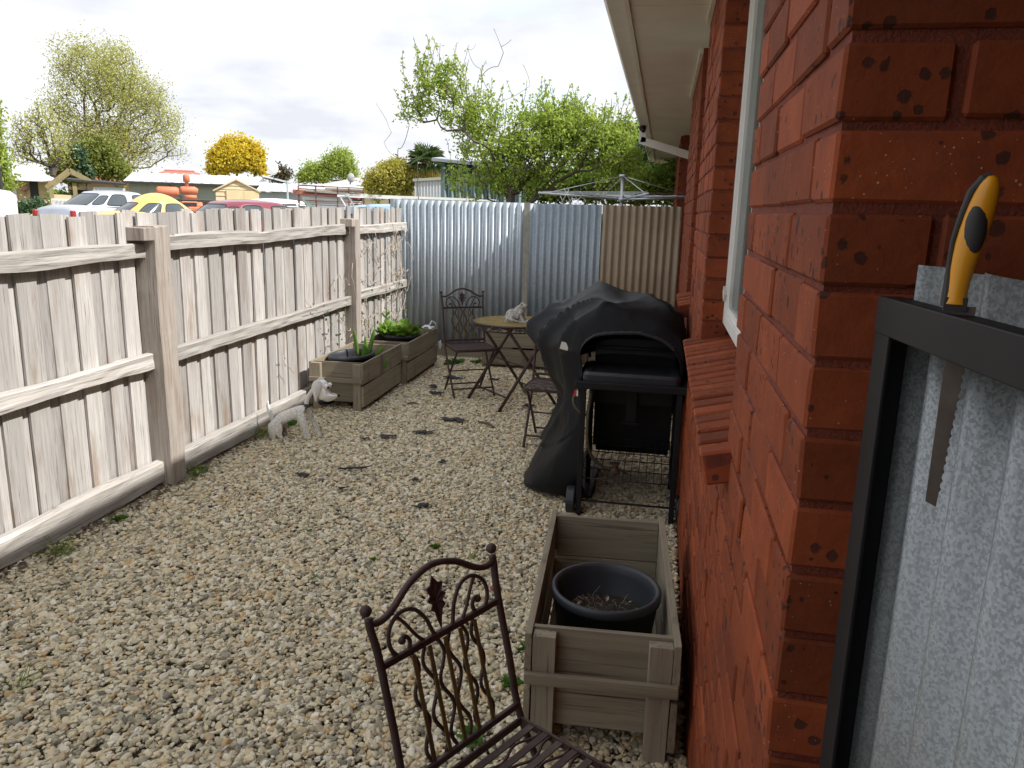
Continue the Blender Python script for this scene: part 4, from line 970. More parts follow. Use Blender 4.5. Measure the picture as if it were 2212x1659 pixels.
# ------------------------------------------------------------------ weed mat scraps, weeds, stones
m_mat = plain('torn black weed mat', (.025, .025, .032), (.04, .04, .05), 18, .75, bs=.5, bd=.003, bscale=160)
def scrap(x, y, sx, sy, rz, label, sd):
    m = MB(); q = random.Random(sd); n_ = 18; ring = []
    for k in range(n_):
        a = 2*math.pi*k/n_; r_ = .72+.42*noise.noise(Vector((math.cos(a)*1.6+sd, math.sin(a)*1.6, sd*.7)))+q.uniform(-.16, .2)
        ring.append((r_*math.cos(a)*sx, r_*math.sin(a)*sy))
    for j, kf in enumerate((1, .66, .33)):
        for k, (a, b) in enumerate(ring): m.v.append((a*kf, b*kf, .014+.022*abs(noise.noise(Vector((a*kf*22+sd, b*kf*22, 3))))+(.010*q.random() if j == 0 else 0)))
    m.v.append((0, 0, .024)); m.f = [(j*n_+k, j*n_+(k+1) % n_, (j+1)*n_+(k+1) % n_, (j+1)*n_+k) for j in range(2) for k in range(n_)]+[(2*n_+k, 2*n_+(k+1) % n_, 3*n_) for k in range(n_)]
    o = m.build('weed_mat_scrap', m_mat, None, (x, y, 0), (0, 0, rz), smooth=True, thick=.0015); tag(o, label, 'plastic scrap', 'torn black weed mat scraps on the gravel')
SCR = [(-1.62, 5.18, .11, .045, R(20), 'longest torn black weed mat strip on open gravel right of the dog ornament'),
 (-1.83, 5.0, .07, .045, R(35), 'bunched black weed mat scrap at lower left end of the longest strip'),
 (-1.97, 4.90, .045, .03, R(0), 'small flat black weed mat scrap just right of the dog ornament paws'),
 (-1.49, 5.56, .12, .05, R(-8), 'greenish black weed mat flap curling up near the front planter leg'),
 (-1.92, 7.05, .15, .06, R(0), 'wide dark weed mat piece showing behind the chair by the corrugated fence'),
 (-1.50, 7.1, .07, .035, R(20), 'small torn black scrap between far chair and table legs near back planter'),
 (-1.90, 6.4, .11, .05, R(-30), 'ragged black weed mat piece beside the end of the front left planter'),
 (-1.98, 6.62, .10, .04, R(-50), 'narrow black weed mat strip running along the lettuce planter foot'),
 (-1.02, 6.15, .06, .05, R(40), 'crumpled black scrap standing up under the round table'),
 (-2.05, 4.10, .06, .035, R(10), 'dark blue black weed mat chip left of the thin dark line below the dog'),
 (-1.80, 4.28, .13, .018, R(28), 'thin dark weed mat line on gravel below the dog ornament'),
 (-1.30, 4.55, .045, .035, R(60), 'small torn black scrap on gravel left of the hidden chair'),
 (-1.20, 3.80, .06, .035, R(25), 'crumpled black weed mat scrap on mid gravel left of the barbecue'),
 (-1.72, 3.95, .05, .018, R(10), 'tiny dark weed mat sliver on middle gravel'),
 (-1.36, 4.18, .035, .022, R(100), 'tiny black chip between the two larger mid gravel scraps'),
 (-.98, 3.0, .03, .015, R(0), 'tiny dark weed mat fleck near the front planter')]
for k, a in enumerate(SCR): scrap(*a, k+3)
m_redst = plain('red brick chip', (.32, .085, .05), (.25, .07, .045), 30, .8)
m = MB(); m.ball((0, 0, .012), .022, 10, 8, (1.2, .8, .7)); o = m.build('brick_chip', m_redst, None, (-.61, 2.985, .0), smooth=True); tag(o, 'lone small red brick chip on the gravel left of front planter', 'stone')
m_stick = plain('brown bark', (.16, .10, .065), (.10, .065, .04), 20, .85)
for (x, y, L_, a, lb) in ((-1.22, 5.5, .10, -35, 'short brown bark curl on gravel left of the table foot'), (-1.95, 5.95, .05, 10, 'brown leaf fragment beside the front left planter')):
    m = MB().tube([(-L_, 0, .02), (0, .01, .026), (L_, -.01, .018)], [.007, .009, .004], 7); o = m.build('bark_piece', m_stick, None, (x, y, 0), (0, 0, R(a)), smooth=True); tag(o, lb, 'bark')
m_weed = leafmat('weed leaf', [(.055, .15, .02), (.08, .20, .03), (.11, .22, .04)], .3)
m_grass = leafmat('grass blade', [(.14, .24, .05), (.25, .30, .08), (.10, .19, .04)], .3)
def weed(x, y, s, n_, label, kind='rosette', seed=0, z=.005):
    q = random.Random(seed+50); m = MB()
    for k in range(n_):
        a = q.uniform(0, 6.28)
        if kind == 'rosette':
            el = q.uniform(.05, .9); L_ = s*q.uniform(.4, 1); b = Vector((q.uniform(-.3, .3)*s, q.uniform(-.3, .3)*s, .006))
            blade_leaf(m, b, b+Vector((math.cos(a)*math.cos(el), math.sin(a)*math.cos(el), math.sin(el)*.8))*L_, L_*.22, (0, 0, -.1*L_), 4)
        else:
            L_ = s*q.uniform(.5, 1); el = q.uniform(.5, 1.4); b = Vector((q.uniform(-.25, .25)*s, q.uniform(-.25, .25)*s, 0))
            blade_leaf(m, b, b+Vector((math.cos(a)*math.cos(el), math.sin(a)*math.cos(el), math.sin(el)))*L_, .0022, (math.cos(a)*.2*L_, math.sin(a)*.2*L_, -.15*L_), 5)
    o = m.build('weed', m_weed if kind == 'rosette' else m_grass, None, (x, y, z), smooth=True); tag(o, label, 'weed', 'small weeds growing through the gravel')
weed(-.98, 3.32, .035, 26, 'small dark green leafy weed on mid gravel left of the front planter', seed=1)
weed(-.78, 3.26, .05, 7, 'thin green seedling blades standing nearest the far edge of front planter', 'grass', 2)
weed(-1.22, 3.12, .03, 14, 'faint tiny green weed left of the small leafy weed', seed=3)
weed(-1.65, 3.35, .025, 10, 'faintest tiny weed far left on the middle gravel', seed=33)
weed(-.42, 2.32, .055, 34, 'leafy green weed hugging the left side of the front planter', seed=4)
weed(-.47, 2.02, .07, 30, 'bright green weed seen through the nearest chair back', seed=5)
weed(-.50, 1.75, .06, 24, 'green weed under the nearest chair back, low down', seed=6)
weed(-.40, 2.55, .04, 16, 'little green weed by the front planter left board, further along', seed=7)
weed(-2.02, 1.93, .12, 14, 'tuft of thin grass blades at lower left of the gravel', 'grass', 8)
weed(-1.42, 2.9, .035, 8, 'scattered grass seedling on gravel far from the planter', 'grass', 18)
weed(-2.66, 3.95, .12, 40, 'grass tuft at the foot of the nearer fence post', 'grass', 9)
weed(-2.68, 4.05, .05, 24, 'dark leafy weed at the foot of the nearer fence post', seed=10)
weed(-2.64, 2.85, .14, 46, 'grass tuft at the fence foot on the far left edge', 'grass', 11)
weed(-2.66, 3.25, .05, 24, 'green leafy weed under the fence in the near bay', seed=12)
weed(-2.68, 4.78, .16, 34, 'tall thin grass behind the dog ornament at the fence foot', 'grass', 13)
weed(-2.62, 5.05, .10, 14, 'bright green sprig on the plinth behind the dog ornament', seed=14, z=.03)
weed(-2.10, 7.75, .14, 18, 'bright green tuft growing at the far corner of the lettuce planter', seed=15)
weed(-1.86, 7.9, .09, 24, 'low weed patch against the corrugated fence foot', seed=16)
weed(-1.08, 6.62, .26, 16, 'tall thin grass stalks growing under the round table', 'grass', 17)
weed(-.03, 2.2, .03, 12, 'tiny weed beneath the front planter near end', seed=19)
# leaf litter along the fence foot
m = MB(); 
for k in range(420):
    y_ = rnd.uniform(2.4, 5.5); x_ = FX+.06+abs(rnd.gauss(0, .06)); b = rnd.uniform(0, 6.28); L_ = rnd.uniform(.008, .022); e1 = Vector((math.cos(b), math.sin(b), rnd.uniform(-.3, .3)))*L_; e2 = Vector((-math.sin(b), math.cos(b), rnd.uniform(-.4, .4)))*L_*.45
    c_ = Vector((x_, y_, .012+rnd.uniform(0, .008))); m.add([c_-e1, c_-e2, c_+e1, c_+e2], [(0, 1, 2, 3)])
o = m.build('leaf_litter', plain('brown leaf litter', (.12, .075, .045), (.06, .04, .03), 9, .9)); tag(o, 'brown leaf litter gathered along the foot of the paling fence', 'leaf litter', kind='stuff')
# dry creeper on the fence near the back corner
m_vine = plain('pale dry vine', (.50, .44, .36), (.34, .28, .22), 20, .8); m_ivy = leafmat('ivy leaf', [(.05, .13, .03), (.09, .19, .04)], .25)
cv = empty('creeper', (FX+.05, 7.2, 0), 0, 'dry pale creeper stems with a few ivy leaves climbing the paling fence near the corner', 'creeper')
m = MB(); lfm = MB(); q = random.Random(3)
for k in range(100):
    y_ = min(8.12, max(5.3, q.gauss(7.1, .75) if k < 60 else q.gauss(7.9, .16))); z_ = q.uniform(.1, .9 if y_ < 6.6 else 1.4); a = q.uniform(0, 6.28); p_ = Vector((FX+.02+q.uniform(0, .05), y_, z_)); pts = [p_]
    for s in range(q.randint(5, 12)):
        a += q.gauss(0, .55); p_ = p_+Vector((q.gauss(0, .010), math.cos(a)*.035, math.sin(a)*.045)); p_.x = max(FX+.012, min(FX+.12, p_.x)); p_.z = min(1.62, max(.05, p_.z)); pts.append(p_)
    m.tube([Vector(v)-Vector((FX+.05, 7.2, 0)) for v in pts], [.004*(1-.6*i/len(pts)) for i in range(len(pts))], 5)
    if y_ > 5.6 and q.random() < .5:
        for s in range(7):
            c_ = pts[q.randrange(len(pts))]-Vector((FX+.05, 7.2, 0))+Vector((.015, q.gauss(0, .03), q.gauss(0, .03))); b = q.uniform(0, 6.28); L_ = q.uniform(.012, .028)
            if c_.z+0 < .85: blade_leaf(lfm, c_, c_+Vector((.3, math.cos(b), math.sin(b)))*L_, L_*.45, seg=3)
tag(m.build('stems', m_vine, cv, smooth=True), kind='stuff'); tag(lfm.build('leaves', m_ivy, cv), kind='stuff')
# ================================================================== beyond the fences
GZ = .34
def frame(u0, u1, d, v=440):
    """local frame facing the viewer between two photo columns at distance d: origin, heading, length"""
    a = W(u0, v, d); b = W(u1, v, d); a.z = b.z = 0; L_ = (b-a).length
    return a, math.atan2((b-a).y, (b-a).x), L_
def zat(u, v, d): return W(u, v, d).z
def thing_at(name, u0, u1, d, label, cat, group=None):
    a, rz_, L_ = frame(u0, u1, d); o = empty(name, (a.x, a.y, GZ-.05), rz_, label, cat, group); return o, L_
Z0 = GZ-.05
m_tin = plain('pale tin roof', (.66, .68, .72), (.56, .58, .62), 1.2, .5, rand=False)
m_sheet = plain('grey green shed wall', (.36, .38, .32), (.30, .32, .27), 1.5, .7, rand=False)
m_bluegr = plain('blue grey shed wall', (.36, .39, .43), (.31, .34, .38), 1.5, .7, rand=False)
m_creamw = plain('cream weatherboard', (.68, .56, .31), (.60, .49, .27), 2, .7, rand=False)
m_creams = plain('cream shed siding', (.66, .55, .36), (.58, .47, .30), 2, .6, rand=False)
m_redroof = plain('red roof tiles', (.42, .15, .11), (.33, .12, .09), 4, .8, bs=.5, bd=.03, bscale=14, rand=False)
m_greyroof = plain('grey roof tiles', (.40, .41, .43), (.34, .35, .37), 4, .8, rand=False)
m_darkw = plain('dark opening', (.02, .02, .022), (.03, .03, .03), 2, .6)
m_oldtimber = plain('olive stained timber', (.30, .24, .12), (.22, .18, .09), 5, .8)
def ribbed(m, x0, x1, y0, z0, y1, z1, pitch=.25, h=.03):
    n = max(1, int((x1-x0)/pitch)); xs_ = []
    for i in range(n):
        a = x0+(x1-x0)*i/n; p = (x1-x0)/n
        xs_ += [(a, 0), (a+p*.6, 0), (a+p*.7, h), (a+p*.9, h)]
    xs_.append((x1, 0)); b = len(m.v)
    for x, dz in xs_: m.v += [(x, y0, z0+dz), (x, y1, z1+dz), (x, y0, z0-.03), (x, y1, z1-.03)]
    for i in range(len(xs_)-1):
        k = b+i*4; m.f += [(k, k+4, k+5, k+1), (k+2, k+3, k+7, k+6), (k, k+2, k+6, k+4)]
def lap(m, x0, x1, y, z0, z1, step=.15, dep=.02):
    z = z0
    while z < z1-1e-3:
        t = min(z+step, z1); k = len(m.v)
        m.v += [(x0, y-dep, z), (x1, y-dep, z), (x1, y, t), (x0, y, t), (x0, y, z), (x1, y, z)]; m.f += [(k, k+1, k+2, k+3), (k+4, k+5, k+1, k)]; z += step
# --- long shed
o, L_ = thing_at('long_shed', 271, 585, 38, 'long low shed with pale tin roof and grey green wall behind the cars', 'shed')
ze = zat(271, 391, 38)-Z0; zr = zat(400, 376.5, 43)-Z0
m = MB(); ribbed(m, 0, L_, -.25, ze, 5.2, zr, .4); ribbed(m, .0, L_, 5.2, zr, 10, ze-.2, .8); m.build('roof', m_tin, o)
m = MB(); m.box(.2, L_-.2, 0, 9.6, 0, ze-.06); m.add([(L_-.2, 0, ze-.06), (L_-.2, 9.6, ze-.06), (L_-.2, 5.2, zr-.08)], [(0, 1, 2)])
for k in range(9): m.box(.2+k*(L_-.5)/8-.012, .2+k*(L_-.5)/8+.012, -.014, 0, 0, ze-.1)
m.build('wall', m_sheet, o); MB().box(-.02, L_, -.33, -.24, ze-.09, ze-.0).build('gutter', m_darkw, o)
m = MB(); m.bar((1.6, -.06, 1.45), (5.6, -.06, 1.43), .06, .06); m.bar((1.6, -.06, 1.45), (1.6, -.06, 0), .06, .06); m.bar((1.6, -.06, 2.3), (2.3, -.06, 1.5), .03, .03); m.build('pipe_rail', m_darkw, o)
# --- garden shed
o, L_ = thing_at('garden_shed', 467, 559, 30, 'small cream gabled garden shed with horizontal siding and a light double door', 'shed')
ze = zat(467, 408, 30)-Z0; zr = zat(512, 389, 30)-Z0; c_ = L_*.49
m = MB(); m.box(0, L_, .02, 2.2, 0, ze); lap(m, 0, L_, 0.02, 0, ze, .16, .025)
z = ze
while z < zr-.02:
    t = min(z+.13, zr); f0 = (zr-z)/(zr-ze); f1 = (zr-t)/(zr-ze); k = len(m.v)
    m.v += [(c_-c_*f0, -.005, z), (c_+(L_-c_)*f0, -.005, z), (c_+(L_-c_)*f1, .02, t), (c_-c_*f1, .02, t)]; m.f.append((k, k+1, k+2, k+3)); z += .13
m.build('wall', m_creams, o)
m = MB(); m.add([(-.08, -.06, ze-.06), (c_, -.06, zr+.02), (c_, 2.3, zr+.02), (-.08, 2.3, ze-.06), (L_+.08, -.06, ze-.06), (L_+.08, 2.3, ze-.06)], [(0, 1, 2, 3), (1, 4, 5, 2)]); m.build('roof', m_creams, o, thick=.05)
m = MB(); m.box(.36, .36+.58, -.04, 0, 0, ze-.02); m.box(.95, .95+.52, -.03, 0, 0, ze-.03); m.build('door', plain('bare plywood door', (.72, .58, .34), (.62, .50, .30), 3, .7), o)
# --- lean-to
o, L_ = thing_at('lean_to', 560, 760, 34, 'blue grey lean-to shed with white skillion roof right of the garden shed', 'shed')
ze = zat(600, 413, 34)-Z0; zr = zat(600, 396, 38)-Z0
m = MB(); ribbed(m, -.1, L_+.1, -.2, ze, 4.4, zr, .35); m.build('roof', m_tin, o)
m = MB(); m.box(0, L_, 0, 4.2, 0, ze-.05)
for k in range(7): m.box(k*L_/6-.01, k*L_/6+.01, -.012, 0, 0, ze-.05)
m.build('wall', m_bluegr, o)
o, L_ = thing_at('open_carport', 584, 632, 40, 'dark open fronted carport between the tin roofs behind the white dish', 'carport')
zr = zat(600, 388, 40)-Z0
m = MB(); m.add([(-.3, -.2, zr+.15), (L_+.2, -.2, zr-.2), (L_+.2, 3, zr-.2), (-.3, 3, zr+.15)], [(0, 1, 2, 3)]); m.build('roof', m_tin, o, thick=.08); MB().box(0, L_, .3, 3, 0, zr-.25).build('opening', m_darkw, o)  # solid near-black box, its colour stands for the shade inside the open front
for x in (0, L_): MB().box(x-.05, x+.05, 0, .1, 0, zr-.1).build('post', m_tin, o)
# --- white satellite dish
def dish(u, v, rpx, d, mat, label, base_v):
    c_ = W(u, v, d); r_ = rpx/1659*d; o = empty('satellite_dish', (c_.x, c_.y, 0), math.atan2(c_.y, c_.x)-math.pi/2, label, 'satellite dish')
    m = MB(); m.grid(lambda a, b: (r_*a*math.cos(6.2832*b)*.86, -.10+.22*r_*a*a*1.2, c_.z+r_*1.08*a*math.sin(6.2832*b)), 6, 26); m.build('reflector', mat, o, smooth=True, thick=.02)
    zb = zat(u, base_v, d); m = MB(); m.tube([(0, .06, c_.z), (0, .25, c_.z-.1), (-.05, .25, zb)], .03, 8); m.build('mast', m_darkw, o)
    m = MB(); m.tube([(0, 0, c_.z-r_*.9), (.3, -.4, c_.z-r_*.55)], .015, 6); m.ball((.3, -.4, c_.z-r_*.55), .05, 8, 6); m.build('feed_arm', m_creams, o)
dish(589, 363, 12.5, 40, m_white, 'white oval satellite dish on the shed roof beside the yellow wattle', 392)
dish(758, 384, 8.5, 44, m_greyroof, 'small grey satellite dish on the grey roof behind the rack', 398)
# --- grey roofed house
o, L_ = thing_at('grey_roof_house', 694, 900, 46, 'house with pale grey hipped roof behind the yellow green bush', 'house')
ze = zat(694, 401, 46)-Z0; zr = zat(792, 378, 50)-Z0
m = MB(); m.add([(-.3, -.4, ze), (L_+.3, -.4, ze), (L_+.3, 8, ze), (-.3, 8, ze), (2.8, 4, zr), (L_-2.5, 4, zr)], [(0, 1, 5, 4), (1, 2, 5), (2, 3, 4, 5), (3, 0, 4), (0, 3, 2, 1)]); m.build('roof', m_greyroof, o)
MB().box(0, L_, 0, 7.6, 0, ze-.02).build('wall', m_creams, o); MB().box(1.2, 2.4, -.03, 0, 1, 2).build('window', m_darkw, o)
# --- yellow weatherboard house
o, L_ = thing_at('weatherboard_house', -90, 112, 36, 'yellow weatherboard house with white tin roof and dark doorway at far left', 'house')
ze = zat(60, 389.5, 36)-Z0; zr = zat(20, 362, 40)-Z0
px = lambda u: (u+90)/202*L_
m = MB(); ribbed(m, -.3, L_*.86, -.5, ze, 3.6, zr, .45); m.add([(L_*.86, -.5, ze), (L_+.4, -.5, ze-.02), (L_*.86, 3.6, zr), (L_+.4, 7.2, ze)], [(0, 1, 2), (1, 3, 2)]); ribbed(m, -.3, L_*.86, 3.6, zr, 7.6, ze, .9); m.build('roof', m_tin, o)
m = MB(); m.box(0, L_, .03, 7, 0, ze-.03); 
for a, b in ((0, px(66)), (px(85), L_)): lap(m, a, b, .03, 0, ze-.03, .17, .03)
lap(m, px(66), px(85), .03, 2.0, ze-.03, .17, .03); m.build('wall', m_creamw, o)
MB().box(px(66), px(85), -.0, .02, .05, 2.0).build('door', m_darkw, o)
m = MB(); zw0, zw1 = zat(20, 427, 36)-Z0, zat(20, 400, 36)-Z0
for a, b in ((px(12), px(15)), (px(33), px(36))): m.box(a, b, -.06, -.02, zw0-.1, zw1+.1)
m.box(px(12), px(36), -.065, -.015, zw0-.12, zw0); m.box(px(12), px(36), -.065, -.015, (zw0+zw1)/2-.05, (zw0+zw1)/2+.05); m.box(px(15), px(33), -.03, -.01, zw0, (zw0+zw1)/2); m.build('window_frame', m_white, o)
MB().box(px(15), px(33), -.01, 0, (zw0+zw1)/2, zw1).build('window_pane', m_pane, o)
MB().box(L_-.12, L_+.06, -.05, .1, 0, ze).build('corner_board', m_white, o)
m = MB(); m.ball((px(53), -.12, 1.75), .16, 8, 6); m.box(px(51), px(55), -.12, -.05, 1.1, 1.7); m.build('wall_ornament', plain('pinkish wall ornament', (.5, .28, .2), (.3, .15, .12), 8, .7), o)
m = MB()
for k in range(11): m.box(L_-1.6+k*.14, L_-1.53+k*.14, -2.05, -2.0, 0, .72)
m.bar((px(12), -2.03, 1.22), (L_-.3, -2.03, 1.15), .04, .05)
for x in (px(12), px(48), px(66), px(92)): m.box(x-.025, x+.025, -2.06, -2.0, 0, 1.2)
m.build('verandah_rail', m_oldtimber, o)
# --- water tank and pole
c_ = W(-5, 440, 24); o = MB().lathe([(.001, 2.05), (.3, 2.0), (.42, 1.9), (.42, 0)], 24).build('water_tank', m_tin, None, (c_.x, c_.y, Z0-.5), smooth=True); tag(o, 'white water tank edge at the far left of the view', 'tank')
c_ = W(6, 440, 26); m = MB(); m.tube([(0, 0, 0), (0, 0, zat(6, 364, 26)-Z0)], .055, 8); m.ball((0, 0, zat(6, 364, 26)-Z0), .08, 8, 6); o = m.build('clothes_pole', m_darkw, None, (c_.x, c_.y, Z0)); tag(o, 'tall dark thin pole standing before the yellow weatherboard house', 'pole')
# --- gabled timber pergola frame
o, L_ = thing_at('gabled_pergola', 100, 275, 33, 'timber framed gable pergola beside the yellow house with flat lean-to roof', 'pergola')
px = lambda u: (u-100)/175*L_
A = (px(155), 0, zat(155, 367, 33)-Z0); B = (px(103), 0, zat(103, 405, 33)-Z0); D = (px(199), 0, zat(199, 392, 33)-Z0)
for y_ in (0, 2.2):
    m = MB(); m.bar((A[0], y_, A[2]), (B[0], y_, B[2]), .06, .14); m.bar((A[0], y_, A[2]), (D[0], y_, D[2]), .06, .14); m.build('gable_rafter', m_oldtimber, o)
zf0, zf1 = zat(147, 389, 33)-Z0, zat(272, 399, 33)-Z0
m = MB(); m.add([(px(147), -.1, zf0), (px(274), -.1, zf1), (px(274), 4, zf1+.15), (px(147), 4, zf0+.15)], [(0, 1, 2, 3)]); m.build('flat_roof', m_darkw, o, thick=.07)
m = MB(); m.bar((px(110), .1, zf0-.62), (px(200), .1, zf0-.66), .06, .22); m.build('beam', m_creams, o)
for u in (113, 163): MB().box(px(u)-.07, px(u)+.07, 0, .14, 0, zf0-.1 if u > 120 else B[2]+.25).build('post', m_oldtimber, o)
m = MB(); m.box(px(203), px(273), .05, .1, 0, zf1-.12)
for k in range(8): m.box(px(203)+k*(px(70)-px(0))/8, px(203)+k*(px(70)-px(0))/8+.04, .03, .05, 0, zf1-.12)
m.build('side_wall', plain('pale blue grey panel', (.55, .60, .64), (.48, .53, .57), 2, .6), o); MB().box(px(148), px(202), 2.5, 2.6, 0, zf0-.3).build('back_wall', m_darkw, o)
# --- low picket fence
o, L_ = thing_at('picket_fence', 112, 152, 27, 'low white hooped picket fence left of the silver sedan', 'fence'); m = MB(); zt = zat(130, 432, 27)-Z0
for k in range(15): x = k*L_/14; m.tube([(x, 0, 0), (x, 0, zt), (x+L_/28, 0, zt+.05), (x+L_/14, 0, zt)], .012, 5)
m.build('hoop_pickets', m_white, o); MB().bar((0, 0, zt-.15), (L_, 0, zt-.15), .03, .04).build('rail', m_white, o)
# --- red tiled roofs far behind
for (u0, u1, d, ve, vr, lb) in ((150, 262, 50, 392, 367, 'red tiled roof house behind the timber gable pergola'), (262, 320, 56, 392, 376, 'small red tiled roof glimpsed left of the long shed'), (345, 452, 62, 378, 368, 'distant red roofed house above the long shed, left of the wattle')):
    o, L_ = thing_at('red_roof_house', u0, u1, d, lb, 'house', 'red roofed houses behind the sheds'); ze = zat(u0, ve, d)-Z0; zr = zat(u0, vr, d+3)-Z0
    m = MB(); m.add([(-.3, -.4, ze), (L_+.3, -.4, ze), (L_+.3, 7, ze), (-.3, 7, ze), (L_*.12, 3.2, zr), (L_*.75, 3.2, zr)], [(0, 1, 5, 4), (1, 2, 5), (2, 3, 4, 5), (3, 0, 4), (0, 3, 2, 1)]); m.build('roof', m_redroof, o); MB().box(0, L_, 0, 6.6, 0, ze).build('wall', m_creams, o)
    MB().tube([(L_*.12, 3.2, zr), (L_*.75, 3.2, zr)], .10, 6).build('ridge_cap', m_redroof, o)
# --- cars
def spow(v, p): return math.copysign(abs(v)**p, v)
def carpaint(name, col, rough=.25, metal=0):
    m, t, p = newmat(name); p.inputs['Base Color'].default_value = (*col, 1); p.inputs['Roughness'].default_value = rough; p.inputs['Metallic'].default_value = metal; p.inputs['Coat Weight'].default_value = .5; return m
m_glass = glassy('car glass', (.06, .075, .085), .05)
m_tyre = plain('tyre rubber', (.02, .02, .02), (.03, .03, .03), 5, .8); m_chrome = plain('chrome', (.6, .6, .62), (.55, .55, .56), 3, .2, metal=.9)
m_lens = plain('red lamp lens', (.45, .03, .03), (.35, .02, .02), 3, .25)
def car(name, label, pos, heading, paint, Lc, Wc, belt, top, gh, body, wheels, wins, zb, dome=.07):
    """gh: (front x at belt, rear x at belt, front x at roof, rear x at roof, width at belt, width at roof, power)"""
    o = empty(name, (pos.x, pos.y, zb), heading, label, 'car', 'cars parked beyond the paling fence')
    fb, rb, ft, rt, wb, wt, pw_ = gh
    def S(th, v, off=0):
        # v 0..1 belt to roof edge, 1..2 dome over the roof
        c_, s_ = math.cos(th), math.sin(th)
        if v <= 1:
            e = v**1.15; f_ = fb+(ft-fb)*e; r_ = rb+(rt-rb)*e; w_ = (wb+(wt-wb)*e)/2; z_ = belt+(top-belt-dome)*v
        else:
            k = 1-(v-1); f_ = ft*k+(1-k)*(ft+rt)/2; r_ = rt*k+(1-k)*(ft+rt)/2; w_ = wt/2*k; z_ = top-dome*k*k
        cx_ = (f_+r_)/2; hl = (f_-r_)/2+off; w_ += off
        return (cx_+hl*spow(c_, pw_), w_*spow(s_, pw_), z_+(off if v > 1 else 0))
    m = MB(); nu = 64
    m.grid(lambda a, b: S(a*2*math.pi, b*2), nu, 16); m.build('roof', paint, o, smooth=True)
    for (t0, t1, v0, v1, kind) in wins:
        m = MB(); k_ = 12
        def f(a, b):
            # rounded patch
            A_, B_ = a*2-1, b*2-1; A2 = A_*(1-.10*B_**4); B2 = B_*(1-.12*A_**4)
            return S(R(t0+(t1-t0)*(A2+1)/2), v0+(v1-v0)*(B2+1)/2, .012)
        m.grid(f, k_, 6); m.build(kind, m_glass, o, smooth=True)
        m = MB(); ring = [f(i/k_, 0) for i in range(k_)]+[f(1, i/6) for i in range(6)]+[f(1-i/k_, 1) for i in range(k_)]+[f(0, 1-i/6) for i in range(6)]
        m.tube(ring, .010, 5, closed=True); m.build('window_seal', m_tyre, o)
    # lower body: stations along the length (x, half width, z low, z high)
    m = MB(); nn = 20
    sts = body
    def B_(a, b):
        n_ = len(sts)-1; i = min(n_-1, int(a*n_)); f = a*n_-i; f = f*f*(3-2*f) if False else f
        x, hw_, zl, zh = [sts[i][k]*(1-f)+sts[i+1][k]*f for k in range(4)]
        th = b*2*math.pi; return (x, hw_*spow(math.cos(th), .45), (zl+zh)/2+(zh-zl)/2*spow(math.sin(th), .5))
    m.grid(B_, (len(sts)-1)*3, 28)
    for e in (0, 1): m.add([B_(e, k/28) for k in range(28)], [tuple(range(28))])
    m.build('body', paint, o, smooth=True)
    for x in wheels:
        for s in (-1, 1):
            m = MB(); y_ = s*(Wc/2-.10); m.tube([(x, y_-.09, .30), (x, y_+.09, .30)], [.30, .30], 22); wh = m.build('wheel', m_tyre, o)
            m = MB(); m.tube([(x, y_-.095, .30), (x, y_+.095, .30)], [.17, .17], 16); m.build('hubcap', m_chrome, wh)
    return o
def heading(u, th):   # th: degrees turned from screen-right towards away
    d_ = W(u, 440, 10); az = math.atan2(d_.y, d_.x)-math.pi/2; return az+R(th)
sed = [(-2.35, .55, .35, .70), (-2.28, .78, .28, .92), (-1.9, .86, .22, 1.0), (-1.0, .88, .2, 1.0), (0, .88, .2, .97), (.9, .88, .2, .95), (1.7, .86, .22, .90), (2.2, .78, .28, .80), (2.35, .55, .35, .62)]
SW = [(152, 208, .10, .88, 'rear_window'), (-27, 27, .08, .9, 'windscreen'), (-118, -92, .12, .85, 'side_window'), (-88, -52, .12, .85, 'side_window'), (92, 118, .12, .85, 'side_window'), (52, 88, .12, .85, 'side_window'), (-146, -123, .15, .75, 'quarter_window'), (123, 146, .15, .75, 'quarter_window')]
c_ = W(262, 440, 27)
sl = car('silver_sedan', 'silver sedan seen from behind with red tail light, leftmost parked car', c_, heading(262, 42), carpaint('silver paint', (.48, .52, .60), .3, .35), 4.7, 1.76, .95, 1.45, (1.15, -1.75, .35, -1.0, 1.55, 1.22, .62), sed, (-1.35, 1.4), SW, zat(255, 411, 27)-1.45)
for s in (-1, 1): MB().box(-2.36, -2.24, s*.80-.13*(s > 0)-.0, s*.80+.13*(s < 0), .66, .84).build('tail_light', m_lens, sl, bevel=.03)
btl = [(-2.0, .35, .35, .55), (-1.9, .55, .28, .80), (-1.5, .66, .24, 1.0), (-.9, .72, .22, 1.02), (0, .74, .2, .93), (.7, .70, .2, .93), (1.3, .60, .22, .92), (1.8, .45, .28, .78), (2.0, .3, .35, .55)]
c_ = W(350, 440, 24)
bt = car('yellow_beetle', 'yellow orange rounded vintage car with domed roof beside the silver sedan', c_, heading(352, 33), carpaint('yellow orange paint', (.86, .46, .13), .35), 4.0, 1.5, .88, 1.50, (1.0, -1.45, .42, -.80, 1.36, 1.10, .85), btl, (-1.2, 1.2), [(155, 205, .2, .92, 'rear_window'), (-26, 26, .1, .92, 'windscreen'), (-94, -60, .10, .9, 'side_window'), (-134, -101, .10, .9, 'side_window'), (60, 94, .10, .9, 'side_window'), (101, 134, .10, .9, 'side_window')], zat(350, 417, 24)-1.5, .24)
for x in (-1.2, 1.2):
    for s in (-1, 1): MB().ball((x, s*.66, .42), 1, 16, 10, (.52, .20, .36)).build('fender', bt.children[0].active_material, bt, smooth=True)
c_ = W(560, 440, 18.5)
